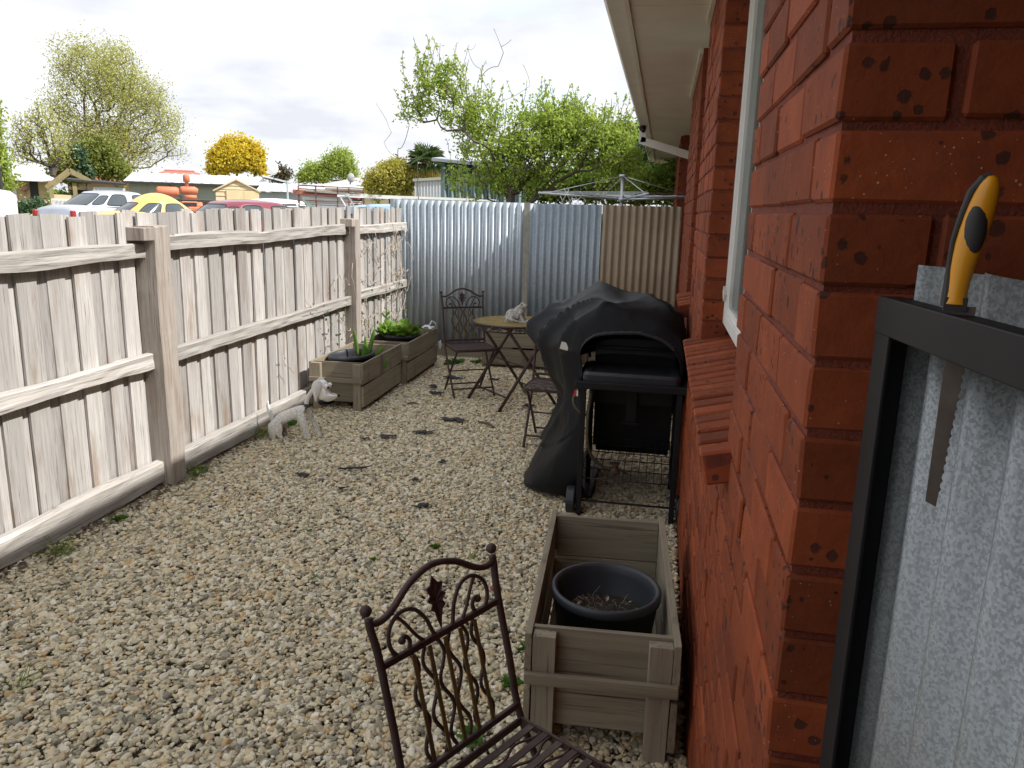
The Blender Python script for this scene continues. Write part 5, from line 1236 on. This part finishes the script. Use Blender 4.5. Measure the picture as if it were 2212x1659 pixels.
car('maroon_sedan', 'dark maroon car roof showing just above the fence palings', c_, heading(560, 38), carpaint('maroon paint', (.20, .035, .055), .3), 4.4, 1.7, .92, 1.38, (1.1, -1.6, .35, -1.05, 1.5, 1.16, .62), sed, (-1.3, 1.35), SW, zat(545, 431, 18.5)-1.38)
c_ = W(548, 440, 23.5)
car('white_hatchback', 'white hatchback behind the maroon car with sloping windscreen at left', c_, heading(548, 188), carpaint('white paint', (.78, .79, .80), .3), 4.2, 1.7, .95, 1.50, (1.25, -1.7, .25, -1.35, 1.5, 1.18, .62), sed, (-1.3, 1.35), SW, zat(540, 427, 23.5)-1.5)
c_ = W(862, 440, 14)
bl_ = car('blue_wagon', 'pale blue car at the fence corner under a white ladder rack', c_, heading(862, 10), carpaint('pale blue paint', (.25, .42, .60), .35), 4.2, 1.7, .95, 1.50, (1.3, -1.2, .7, -.95, 1.5, 1.2, .62), sed, (-1.3, 1.35), SW, .18)
m = MB(); m.bar((-1.0, -.62, 1.62), (1.6, -.62, 1.60), .03, .04); m.bar((-1.0, .62, 1.62), (1.6, .62, 1.60), .03, .04)
for x in (-.95, -.5, .2, 1.0): m.bar((x, -.62, 1.6), (x, .62, 1.6), .025, .025); 
for x in (-.95, .2): 
    for s in (-1, 1): m.bar((x, s*.62, 1.6), (x+.25, s*.66, 1.2), .02, .02)
m.build('roof_rack', m_white, bl_)
# --- salmon tractor
m_sal = plain('faded salmon orange paint', (.60, .20, .10), (.48, .16, .085), 4, .6); c_ = W(395, 440, 29)
tr_ = empty('old_tractor', (c_.x, c_.y, Z0), heading(395, 4), 'faded salmon orange old tractor behind the yellow car', 'tractor')
m = MB(); m.tube([(-.80, 0, 1.68), (-.74, 0, 1.68), (-.18, 0, 1.68), (-.10, 0, 1.68)], [.10, .16, .16, .12], 16); m.build('fuel_tank', m_sal, tr_, smooth=True)
m = MB(); m.tube([(-.05, 0, 1.73), (.0, 0, 1.74), (.40, 0, 1.74), (.50, 0, 1.72)], [.10, .13, .13, .08], 14); m.tube([(.06, -.1, 1.52), (.44, -.1, 1.52)], [.07, .07], 12); m.build('hood', m_sal, tr_, smooth=True)
m = MB(); m.lathe([(.001, 2.28), (.09, 2.26), (.11, 2.2), (.11, 2.02), (.06, 2.0), (.05, 1.8)], 14, (.16, 0, 0)); m.build('air_cleaner', m_sal, tr_, smooth=True)
m = MB(); m.box(-.05, .45, -.2, .2, .9, 1.38); m.box(.05, .5, -.25, .25, .75, 1.2); m.tube([(-.1, 0, 1.2), (.62, 0, 1.2)], [.17, .17], 12); m.box(-.9, -.3, -.25, .25, .8, 1.3); m.build('engine_block', m_sal, tr_, bevel=.04)
m = MB(); m.box(0, .42, -.215, -.2, 1.22, 1.34); m.box(.12, .2, -.22, -.2, 1.1, 1.3); m.build('painted_gap_shade', m_darkw, tr_)  # thin dark plates, shade between the engine parts put into their colour
m = MB(); m.tube([(.75, -.1, 1.25), (.75, .1, 1.25)], [.16, .16], 14); m.bar((.5, 0, 1.05), (.95, 0, 1.1), .1, .1); m.bar((.45, 0, 1.2), (.8, 0, 1.3), .05, .05); m.build('front_pulley', m_rust, tr_)
for x, r_ in ((-.7, .62), (.7, .36)):
    for s in (-1, 1): MB().tube([(x, s*.62-.12, r_), (x, s*.62+.12, r_)], [r_, r_], 22).build('wheel', m_tyre, tr_)
# --- steel rack with long stock
m_rackr = plain('rusted rack steel', (.20, .09, .07), (.14, .06, .05), 6, .7)
o, L_ = thing_at('storage_rack', 644, 786, 19, 'rusty steel storage rack stacked with long red and white lengths', 'rack'); k_ = L_/142
zt = zat(644, 401, 19)-Z0; zz = lambda v: zat(700, v, 19)-Z0
for u in (644.7, 682, 729, 753.7, 785):
    for y_ in (0, .6): MB().box((u-644)*k_-.012, (u-644)*k_+.012, y_, y_+.025, 0, zt-.0).build('upright', m_rackr, o)
m = MB()
for v in (401, 409, 421, 433, 442): m.bar((0, 0, zz(v)), (L_, 0, zz(v+3)), .02, .02); m.bar((0, .6, zz(v)), (L_, .6, zz(v+3)), .02, .02)
for u in (644.7, 682, 729, 753.7, 785):
    for v in (409, 421, 433): m.bar(((u-644)*k_, 0, zz(v)), ((u-644)*k_, .6, zz(v)), .02, .02)
m.build('shelf_rails', m_rackr, o)
def stock(u0, v0, u1, v1, wd, ht, y_, mat, name, lb):
    m = MB(); m.bar(((u0-644)*k_, y_, zz(v0)), ((u1-644)*k_, y_, zz(v1)), wd, ht); s_ = m.build(name, mat, None); s_.matrix_world = o.matrix_basis.copy(); tag(s_, lb, 'building stock', 'long lengths stored on the steel rack')
stock(632, 415, 779, 424, .22, .10, .25, m_redroof, 'red_beam', 'long red oxide beam lying across the rusty rack')
stock(652, 429, 786, 436.5, .2, .07, .2, m_white, 'white_beam', 'long white beam on the lower shelf of the rusty rack')
stock(645, 409, 795, 418.5, .2, .06, .3, plain('pale green sheet', (.62, .68, .58), (.55, .6, .52), 4, .6), 'green_beam', 'pale green white panel lengths on top shelf of the rusty rack')
stock(660, 412, 752, 417, .15, .05, .1, m_white, 'white_batten', 'thin white batten between the red beam and the green panel')
stock(654, 434, 678, 449, .06, .06, -.1, plain('dull green pipe', (.22, .34, .28), (.18, .28, .23), 4, .6), 'green_pipe', 'dull green pipe leaning diagonally from the rusty rack')
m = MB()
for j in range(3): m.tube([((702-644)*k_+j*.2, .1+j*.12, zz(404.5)), ((786-644)*k_-j*.1, .1+j*.12, zz(408)+.02)], .055, 12)
s_ = m.build('drain_pipes', m_white); s_.matrix_world = o.matrix_basis.copy(); tag(s_, 'bundle of white plastic drain pipes on top of the rusty rack', 'pipes')
c_ = W(622, 440, 24); o = MB().tube([(0, 0, 0), (0, 0, zat(622, 390, 24)-Z0)], .03, 8).build('steel_pole', plain('grey green pole', (.35, .42, .40), (.3, .36, .34), 4, .5), None, (c_.x, c_.y, Z0)); tag(o, 'thin grey green steel pole between maroon car and rack', 'pole')
c_ = W(628, 440, 19); m = MB(); 
for j in range(3): m.tube(bez([(-.17, 0, 1.05+j*.07), (-.15, -.12, 1.12+j*.07), (.15, -.12, 1.12+j*.07), (.17, 0, 1.05+j*.07)], 4), .012, 6); m.box(-.17, .17, -.12, .2, 1.02+j*.07, 1.035+j*.07)
for x in (-.16, .16): m.box(x-.02, x+.02, -.1, -.06, 0, 1.03); m.box(x-.02, x+.02, .16, .2, 0, 1.03)
o = m.build('plastic_chairs', m_white, None, (c_.x, c_.y, Z0+.1), (0, 0, heading(628, 20))); tag(o, 'stack of white plastic chairs beside the maroon car', 'chairs')
# --- white ribbed shed and tall green corrugated shed
o, L_ = thing_at('ribbed_shed', 896, 975, 21, 'white ribbed steel shed below the palm', 'shed'); zt0 = zat(896, 391, 21)-Z0; zt1 = zat(951, 385, 21)-Z0
m = MB(); m.add([(0, 0, 0), (L_, 0, 0), (L_, 0, zt1), (0, 0, zt0), (0, 3, 0), (L_, 3, 0), (L_, 3, zt1), (0, 3, zt0)], [(0, 1, 2, 3), (4, 7, 6, 5), (0, 3, 7, 4), (1, 5, 6, 2), (3, 2, 6, 7)])
for k in range(12): x = k*L_/12; m.box(x, x+.03, -.03, 0, 0, zt0+(zt1-zt0)*k/12)
m.build('wall', plain('white steel wall', (.60, .63, .66), (.54, .57, .6), 2, .5), o); m = MB(); m.bar((-.05, -.04, zt0+.02), (L_+.05, -.04, zt1+.02), .08, .07); m.build('roof_edge', m_sheet, o)
o, L_ = thing_at('green_corrugated_shed', 952, 1135, 13.8, 'tall blue green corrugated shed half hidden by the leafy plum tree', 'shed'); zt0 = zat(960, 346, 13.8)-Z0
m_teal = plain('blue green painted iron', (.13, .19, .20), (.10, .15, .155), 2, .6)
w__ = corr('corrugated_sheet', 0, L_, -.3, zt0, m_teal, o, amp=.03, pitch=.13, y=0)
MB().box(.01, L_-.01, .04, 2.5, -.3, zt0-.02).build('wall', m_teal, o)
m = MB(); m.add([(-.15, -.15, zt0), (L_+.15, -.15, zt0-.12), (L_+.15, 2.7, zt0+.1), (-.15, 2.7, zt0+.2)], [(0, 1, 2, 3)]); m.build('roof', m_bluegr, o, thick=.05)
# --- clothes hoist
HD = 10.3; c_ = W(1343, 440, HD); ho = empty('clothes_hoist', (c_.x, c_.y, .0), math.atan2(c_.y, c_.x)-math.pi/2+R(8), 'galvanised rotary clothes hoist rising behind the beige corrugated fence', 'clothes line')
m_hs = plain('galvanised tube', (.55, .57, .60), (.45, .47, .5), 8, .35, metal=.6)
zp = zat(1345, 377, HD); za = zat(1345, 430, HD)
m = MB(); m.tube([(0, 0, 0), (0, 0, zp-.02)], .026, 12); m.tube([(0, 0, zp-.03), (0, 0, zp)], .055, 12); m.tube([(0, 0, za-.03), (0, 0, za+.02)], .05, 12); m.build('mast', m_hs, ho, smooth=True)
m2 = MB(); ends = []
for a in (8, 98, 188, 278):
    d_ = Vector((math.cos(R(a)), math.sin(R(a)), 0)); e_ = d_*1.10+Vector((0, 0, za+.05)); ends.append(d_)
    MB().tube([Vector((0, 0, za-.005)), e_], .014, 8).build('arm', m_hs, ho, smooth=True)
    MB().tube([Vector((0, 0, zp-.02)), d_*(.98)+Vector((0, 0, za+.05))], .006, 6).build('stay', m_hs, ho, smooth=True)
for t in (.35, .5, .65, .8, .95):
    for k in range(4): m2.tube([ends[k]*1.10*t+Vector((0, 0, za+.05*t+.02)), ends[(k+1) % 4]*1.10*t+Vector((0, 0, za+.05*t+.02))], .0028, 4)
tag(m2.build('line_wires', m_hs, ho), kind='stuff')
# --- lattice panel
o, L_ = thing_at('lattice_panel', 1196, 1300, 9.9, 'white diamond lattice panel leaning behind the blue grey fence', 'lattice'); o.location.z = 0; m = MB(); zt = zat(1215, 402, 9.9); m.v = []
for k in range(-2, 11):
    x = k*.095; m.bar((x, 0, 1.2), (x+.60, .0, 2.3), .025, .006); m.bar((x+.60, .012, 1.2), (x, .012, 2.3), .025, .006)
import bmesh
la = m.build('lattice_strips', m_white, o); bm = bmesh.new(); bm.from_mesh(la.data)
for n_, co in (((1, 0, 0), (.60, 0, 0)), ((-.9, 0, .42), (0.13, 0, zt)), ((.52, 0, 1), (.10, 0, zt)), ((0, 0, -1), (0, 0, 1.25))):
    bmesh.ops.bisect_plane(bm, geom=bm.verts[:]+bm.edges[:]+bm.faces[:], plane_co=co, plane_no=n_, clear_outer=True)
bm.to_mesh(la.data); bm.free(); tag(la, kind='stuff')


# ------------------------------------------------------------------ trees
NR = np.random.RandomState(5)
def grow(root, targets, seg, up=.25, jit=.12):
    nodes = [np.array(root, float)]; par = [-1]; A_ = np.zeros((60000, 3)); A_[0] = nodes[0]; n = 1
    order = np.argsort([np.linalg.norm(t-root)+NR.rand()*.3 for t in targets]); dist = np.zeros(60000)
    for ti in order:
        t = targets[ti]; P_ = A_[:n]; dv = t-P_; dd = np.linalg.norm(dv, axis=1)
        cost = dd+.25*dist[:n]+np.where(P_[:, 2] > t[2]+.1*dd, dd*.8, 0); i = int(np.argmin(cost)); L0_ = dd[i]; k = max(1, int(L0_/seg)); a = P_[i].copy(); last = i
        ctrl = a+(t-a)*.5+np.array([0, 0, -1])*L0_*up*.4+NR.randn(3)*L0_*jit
        for s in range(1, k+1):
            f = s/k; p_ = (1-f)**2*a+2*f*(1-f)*ctrl+f*f*t
            A_[n] = p_; par.append(last); dist[n] = dist[last]+np.linalg.norm(p_-A_[last]); last = n; n += 1
    return A_[:n].copy(), np.array(par)
def skeleton_mesh(P_, par, rtip, pw_, ns=4, mb=None, rmax=9):
    n = len(P_); cnt = np.zeros(n); haschild = np.zeros(n, bool); haschild[par[1:]] = True
    for i in range(n-1, 0, -1):
        if not haschild[i]: cnt[i] = 1
        cnt[par[i]] += cnt[i]
    rad = np.minimum(rmax, rtip*np.maximum(cnt, 1)**pw_)
    a = P_[par[1:]]; b = P_[1:]; d = b-a; L_ = np.linalg.norm(d, axis=1, keepdims=True)+1e-9; d = d/L_
    ref = np.where(np.abs(d[:, 2:3]) > .9, np.array([[1., 0, 0]]), np.array([[0, 0, 1.]])); x = np.cross(d, ref); x /= np.linalg.norm(x, axis=1, keepdims=True); y = np.cross(d, x)
    ra = rad[par[1:]][:, None]; rb = rad[1:][:, None]; ra = np.minimum(ra, rb*1.6); Q_ = []
    ang = [2*math.pi*k/ns for k in range(ns+1)]
    for k in range(ns):
        c0, s0, c1, s1 = math.cos(ang[k]), math.sin(ang[k]), math.cos(ang[k+1]), math.sin(ang[k+1])
        Q_.append(np.stack([a+ra*(x*c0+y*s0), a+ra*(x*c1+y*s1), b+rb*(x*c1+y*s1), b+rb*(x*c0+y*s0)], 1))
    return np.concatenate(Q_), cnt
def leafquads(C_, size, var=.4, flat=0):
    n = len(C_); d = NR.randn(n, 3); d[:, 2] *= (1-flat*.7); d /= np.linalg.norm(d, axis=1, keepdims=True); r_ = NR.randn(n, 3); s_ = np.cross(d, r_); s_ /= np.linalg.norm(s_, axis=1, keepdims=True)
    sz = (size*(1+var*(NR.rand(n)*2-1)))[:, None]; return np.stack([C_-d*sz, C_-s_*sz*.5+d*sz*.1, C_+d*sz, C_+s_*sz*.5+d*sz*.1], 1)
def ell_pts(ells, n, shell=.35):
    w_ = np.array([e[3]*e[4]*e[5] for e in ells]); w_ = w_/w_.sum(); out_ = []
    for e, k in zip(ells, NR.multinomial(n, w_)):
        d = NR.randn(k, 3); d /= np.linalg.norm(d, axis=1, keepdims=True); r_ = NR.rand(k, 1)**shell; out_.append(np.array(e[:3])+d*r_*np.array(e[3:6]))
    return np.concatenate(out_)
def tree(name, label, u0, d, ells_px, base_z, bark, leaf, n_t, seg, rtip, pw_, n_leaf, lsize, spread, cat='tree', group=None, root_u=None, depth=.8, shell=.5, ns=4, rmax=9, clump=None, extra=None, trunk=None, per=1.0, upb=.25):
    cw = W(u0, 440, d); az = math.atan2(cw.y, cw.x)-math.pi/2; dep = (cw-Vector((0, 0, H))).normalized().dot(FW); k = d*dep/1659.2; kh = k*dep
    o = empty(name, (cw.x, cw.y, base_z), az, label, cat, group)
    hz = lambda u: 465.3-.0254*(1435-u)
    ells = [((u-u0)*kh, 0 if len(e) < 5 else e[4], 1.602+(hz(u)-v)*k-base_z, ru*kh, min(ru, rv*1.5)*k*depth, rv*k) for e in ells_px for (u, v, ru, rv) in [e[:4]]]
    root = np.array([((root_u or u0)-u0)*kh, 0, 0.]); T = ell_pts(ells, n_t, shell); T = T[T[:, 2] > .3]
    tr0 = [root+np.array([0, 0, z]) for z in (trunk or [])]
    P_, par = grow(root, np.concatenate([np.array(tr0), T]) if tr0 else T, seg, upb)
    Q_, cnt = skeleton_mesh(P_, par, rtip, pw_, ns, rmax=rmax)
    tips = P_[cnt <= 3]
    Lf = tips[NR.randint(0, len(tips), int(n_leaf*per))]+NR.randn(int(n_leaf*per), 3)*spread
    if clump:   # extra foliage mass
        E_ = ell_pts(ells, clump, .45); g = np.array([noise.noise(Vector(tuple(e*1.6/max(.5, ells[0][3]*.35)))) for e in E_]); Lf = np.concatenate([Lf, E_[g > -.12]])
    LQ = leafquads(Lf, lsize)
    if extra:
        eq, el = extra(P_, cnt); Q_ = np.concatenate([Q_, eq]); LQ = np.concatenate([LQ, el])
    tag(quads('trunk', Q_, bark, o), kind=None); tag(quads('crown', LQ, leaf, o), kind='stuff'); return o
m_bark = plain('grey brown bark', (.14, .11, .09), (.085, .068, .055), 6, .9, rand=False)
m_bark2 = plain('dark bark', (.085, .065, .055), (.05, .04, .035), 6, .9, rand=False)
L_elm = leafmat('elm spring leaf', [(.40, .42, .11), (.48, .50, .15), (.44, .42, .16), (.56, .57, .19)], .5)
L_plum = leafmat('plum leaf', [(.24, .36, .05), (.33, .46, .07), (.42, .52, .09), (.48, .53, .13), (.34, .48, .07)], .5)
L_dark = leafmat('dark glossy leaf', [(.06, .12, .05), (.10, .17, .08), (.16, .22, .13), (.05, .09, .045)], .3, .35)
L_mid = leafmat('hedge leaf', [(.18, .30, .04), (.26, .38, .06), (.36, .43, .08), (.08, .14, .03)], .45)
L_wat = leafmat('wattle blossom', [(.68, .52, .04), (.76, .60, .05), (.52, .42, .05), (.80, .66, .08)], .4)
L_yel = leafmat('yellow green leaf', [(.42, .40, .08), (.52, .46, .09), (.33, .35, .08), (.56, .46, .11)], .45)
L_lgt = leafmat('light green leaf', [(.34, .42, .08), (.42, .50, .11), (.28, .38, .08)], .5)
tree('elm_tree', 'tall spreading airy spring tree rising above the sheds at left', 232, 52, [(255, 190, 95, 90), (180, 165, 48, 62), (330, 225, 62, 70), (375, 290, 55, 62), (150, 245, 45, 55), (250, 300, 95, 60), (190, 310, 70, 50), (300, 330, 60, 40)], Z0, m_bark, L_elm, 1300, .5, .012, .44, 38000, .058, .32, trunk=[1, 2, 3, 4, 5], shell=.55, rmax=.42)
tree('bare_branched_tree', 'dark half bare tree with crooked limbs left of the tall airy tree', 110, 44, [(75, 300, 42, 45), (105, 270, 38, 36), (130, 330, 40, 40), (60, 335, 35, 30)], Z0, m_bark2, L_elm, 420, .35, .011, .46, 2600, .06, .16, trunk=[1, 1.8], rmax=.2)
tree('shrubby_undergrowth', 'dense olive green shrubbery at the foot of the tall airy tree', 190, 47, [(160, 365, 50, 36), (210, 345, 50, 36), (250, 365, 45, 30), (225, 325, 35, 22)], Z0, m_bark2, leafmat('olive shrub leaf', [(.20, .24, .05), (.28, .31, .06), (.14, .17, .04), (.32, .33, .08)], .4), 260, .4, .01, .4, 9000, .09, .22, cat='shrub', clump=11000)
tree('ivy_clad_stump', 'dark green ivy column in front of the red tiled roof', 196, 46, [(184, 355, 11, 26), (196, 378, 9, 18), (180, 335, 10, 14)], Z0, m_bark2, L_dark, 60, .3, .01, .4, 1800, .09, .12, cat='shrub', clump=3000)
tree('grey_green_tree', 'dull brownish tree crown behind the long shed near tall airy tree', 265, 58, [(262, 375, 30, 22)], Z0, m_bark2, leafmat('dull olive leaf', [(.12, .11, .06), (.16, .15, .08)], .2), 80, .4, .01, .4, 2500, .09, .2, clump=2500)
tree('left_edge_tree', 'bright green tree just entering the view at the left edge', -28, 30, [(-25, 300, 42, 75), (-5, 350, 30, 40), (-12, 255, 26, 45), (12, 392, 24, 14)], Z0, m_bark, L_lgt, 420, .35, .01, .42, 15000, .06, .16, trunk=[1, 1.6])
tree('wattle_tree', 'rounded golden yellow flowering wattle behind the long shed', 516, 50, [(515, 340, 42, 38), (482, 350, 30, 32), (555, 345, 27, 32), (500, 322, 25, 20), (535, 318, 22, 18), (470, 372, 22, 22), (565, 370, 18, 24)], Z0, m_bark2, L_wat, 220, .4, .012, .4, 6000, .085, .2, clump=26000)
tree('small_dark_tree', 'small brown olive tree top just right of the white dish', 612, 56, [(610, 380, 20, 18)], Z0, m_bark2, leafmat('brown olive leaf', [(.10, .085, .05), (.15, .12, .07)], .2), 60, .4, .01, .4, 1400, .09, .2, clump=1600)
tree('pale_green_tree', 'loose pale green tree behind the rack and grey roof', 715, 56, [(735, 355, 35, 28), (690, 375, 38, 22), (665, 385, 25, 14), (755, 375, 25, 20)], Z0, m_bark, L_lgt, 360, .4, .011, .42, 10000, .08, .22, clump=3500)
tree('yellow_green_bush', 'yellow green bush left of the palm and behind the blue car', 842, 24, [(845, 390, 42, 38), (812, 400, 28, 34), (872, 395, 28, 38), (860, 365, 25, 16)], Z0, m_bark, L_yel, 420, .2, .006, .42, 9000, .045, .10, cat='shrub', clump=7000)
tree('green_bush_top', 'mid green round bush top just left of the palm', 862, 27, [(864, 362, 16, 12), (880, 380, 14, 20)], Z0, m_bark, leafmat('mid green leaf', [(.10, .16, .04), (.15, .22, .05)], .3), 60, .2, .006, .42, 1600, .045, .08, cat='shrub', clump=1600)
def plum_shoots(P_, cnt):
    cand = P_[(cnt <= 14) & (P_[:, 2] > 2.0)]; Qs, Ls = [], []; pts_, par_ = [], []
    idx = NR.randint(0, len(cand), 330)
    for i in idx:
        a = cand[i]; d = np.array([NR.randn()*.28+(.25*np.sign(a[0])*(abs(a[0]) > 1.2)), NR.randn()*.3, 1+NR.rand()*.3]); d /= np.linalg.norm(d); L_ = .18+(.55 if a[0] < -.6 else .42)*NR.rand()**1.4; n_ = 6
        b = len(pts_)
        for s in range(n_+1): pts_.append(a+d*L_*s/n_+NR.randn(3)*.006); par_.append(b+s-1 if s else -2)
        for s in range(int(26*L_)+4):
            f = NR.rand(); Ls.append(a+d*L_*f+NR.randn(3)*.018)
    Pp = np.array(pts_); pr = np.array(par_); ok = pr >= 0; a_ = Pp[pr[ok]]; b_ = Pp[ok]; x = np.array([[.004, 0, 0]]); y = np.array([[0, .004, 0]])
    Qs = np.concatenate([np.stack([a_-x, a_+x, b_+x*.6, b_-x*.6], 1), np.stack([a_-y, a_+y, b_+y*.6, b_-y*.6], 1)])
    return Qs, leafquads(np.array(Ls), .028)
tree('plum_tree', 'leafy lime green plum tree with upright shoots over the back fence', 1110, 12.3, [(1120, 325, 150, 75), (950, 200, 78, 55), (895, 250, 45, 38), (1010, 265, 75, 55), (1230, 305, 125, 72), (1190, 262, 100, 42), (1310, 310, 85, 62), (1100, 395, 160, 45), (1340, 370, 70, 50)], .05, m_bark, L_plum, 1150, .13, .0042, .43, 27000, .027, .055, trunk=[.3, .6, .9], shell=.6, rmax=.07, extra=plum_shoots, upb=.3)
# dead twigs above it
dt = [(1010, 145), (1035, 180), (1060, 110), (1080, 150), (1095, 125), (1120, 170), (1050, 220), (1135, 210), (830, 235), (850, 300), (870, 330), (890, 290), (1070, 175), (1025, 130), (835, 320)]
def dead(o_u, d, base_v, pts_, label):
    cw = W(o_u, 440, d); az = math.atan2(cw.y, cw.x)-math.pi/2; k = d/1659.2*1.02; o = empty('dead_branch_tree', (cw.x, cw.y, .05), az, label, 'tree'); hz = lambda u: 465.3-.0254*(1435-u)
    T = np.array([((u-o_u)*k, NR.randn()*.15, 1.552+(hz(u)-v)*k) for u, v in pts_]); P_, par = grow(np.array([0, 0, 0.]), np.concatenate([np.array([[0, 0, .8], [0, 0, 1.6], [-.02, 0, 2.3]]), T]), .06, .3, .22)
    Q_, cnt = skeleton_mesh(P_, par, .0032, .5); quads('branches', Q_, m_bark, o)
dead(1065, 12.4, 400, dt[:8]+[(1070, 175), (1025, 130)], 'bare dead branches poking out above the lime green plum tree')
dead(905, 12.1, 400, [(820, 245), (850, 300), (865, 330), (885, 290), (835, 320), (840, 275), (870, 262), (900, 240)], 'thin bare branches reaching left from the plum tree over the palm')
tree('dark_evergreen_tree', 'dark grey green evergreen behind the clothes hoist, under the eave', 1380, 17.5, [(1375, 330, 60, 60), (1340, 310, 40, 40), (1430, 360, 60, 50), (1400, 390, 70, 45)], 0, m_bark2, L_dark, 420, .25, .006, .42, 10000, .05, .10, clump=9000)
tree('hedge_shrub', 'bright green leafy hedge behind the lattice and clothes hoist', 1290, 15, [(1200, 400, 60, 40), (1290, 395, 70, 50), (1380, 410, 70, 38), (1450, 400, 50, 50), (1120, 410, 60, 30)], 0, m_bark2, L_mid, 420, .2, .005, .42, 14000, .04, .10, cat='hedge', clump=9000)
tree('rose_bush', 'low dark green bush in front of the yellow house steps', 65, 30, [(65, 448, 30, 10), (80, 440, 18, 9), (45, 452, 20, 8)], Z0, m_bark2, L_dark, 60, .2, .005, .4, 1800, .05, .08, cat='shrub', clump=1500)
tree('garden_shrub', 'mixed green garden shrub under the timber pergola', 135, 34, [(130, 425, 20, 12), (150, 430, 16, 10), (118, 432, 10, 8)], Z0, m_bark2, L_mid, 60, .2, .005, .4, 1800, .05, .08, cat='shrub', clump=1500)
# --- palm
cw = W(922, 440, 24); pa = empty('palm_tree', (cw.x, cw.y, Z0), math.atan2(cw.y, cw.x)-math.pi/2, 'fan palm with shaggy brown trunk and drooping yellowing fronds', 'palm'); k = 24/1659.2*1.02; zc = 1.602+(452-345)*k-Z0
m_ptr = plain('shaggy palm trunk', (.16, .085, .05), (.08, .045, .03), 14, .95, bs=1, bd=.05, bscale=14); m = MB(); m.tube([(0, 0, 0), (0, 0, zc*.55), (0, 0, zc*.72), (0, 0, zc-.2)], [.13, .16, .30, .16], 14); m.build('trunk', m_ptr, pa, smooth=True)
m_pf = leafmat('palm frond green', [(.07, .12, .03), (.12, .17, .05), (.05, .08, .03)], .25); m_py = leafmat('palm frond yellow', [(.42, .33, .08), (.34, .28, .08)], .25)
for k_ in range(34):
    a = k_*2.4; el = R(75-k_*4.1); yel = k_ > 24; Lp = .42+.12*NR.rand(); d = Vector((math.cos(a)*math.cos(el), math.sin(a)*math.cos(el), math.sin(el))); b = Vector((0, 0, zc-.22)); hub = b+d*Lp*.55
    m = MB(); m.tube([b, hub], .012, 5); s_ = d.cross(Vector((0, 0, 1)) if abs(d.z) < .95 else Vector((1, 0, 0))).normalized(); nn_ = s_.cross(d)
    for q_ in range(13):
        f = (q_-6)/6*1.25; dd = (d*math.cos(f)+s_*math.sin(f)); tip = hub+dd*Lp*(.85+.15*NR.rand())+Vector((0, 0, -.09-.08*abs(f))); w_ = nn_.cross(dd)*.016
        mid = hub+dd*Lp*.5; m.add([hub, mid-w_, mid+w_, tip], [(0, 1, 3), (0, 3, 2)])
    m.build('frond', m_py if yel else m_pf, pa)
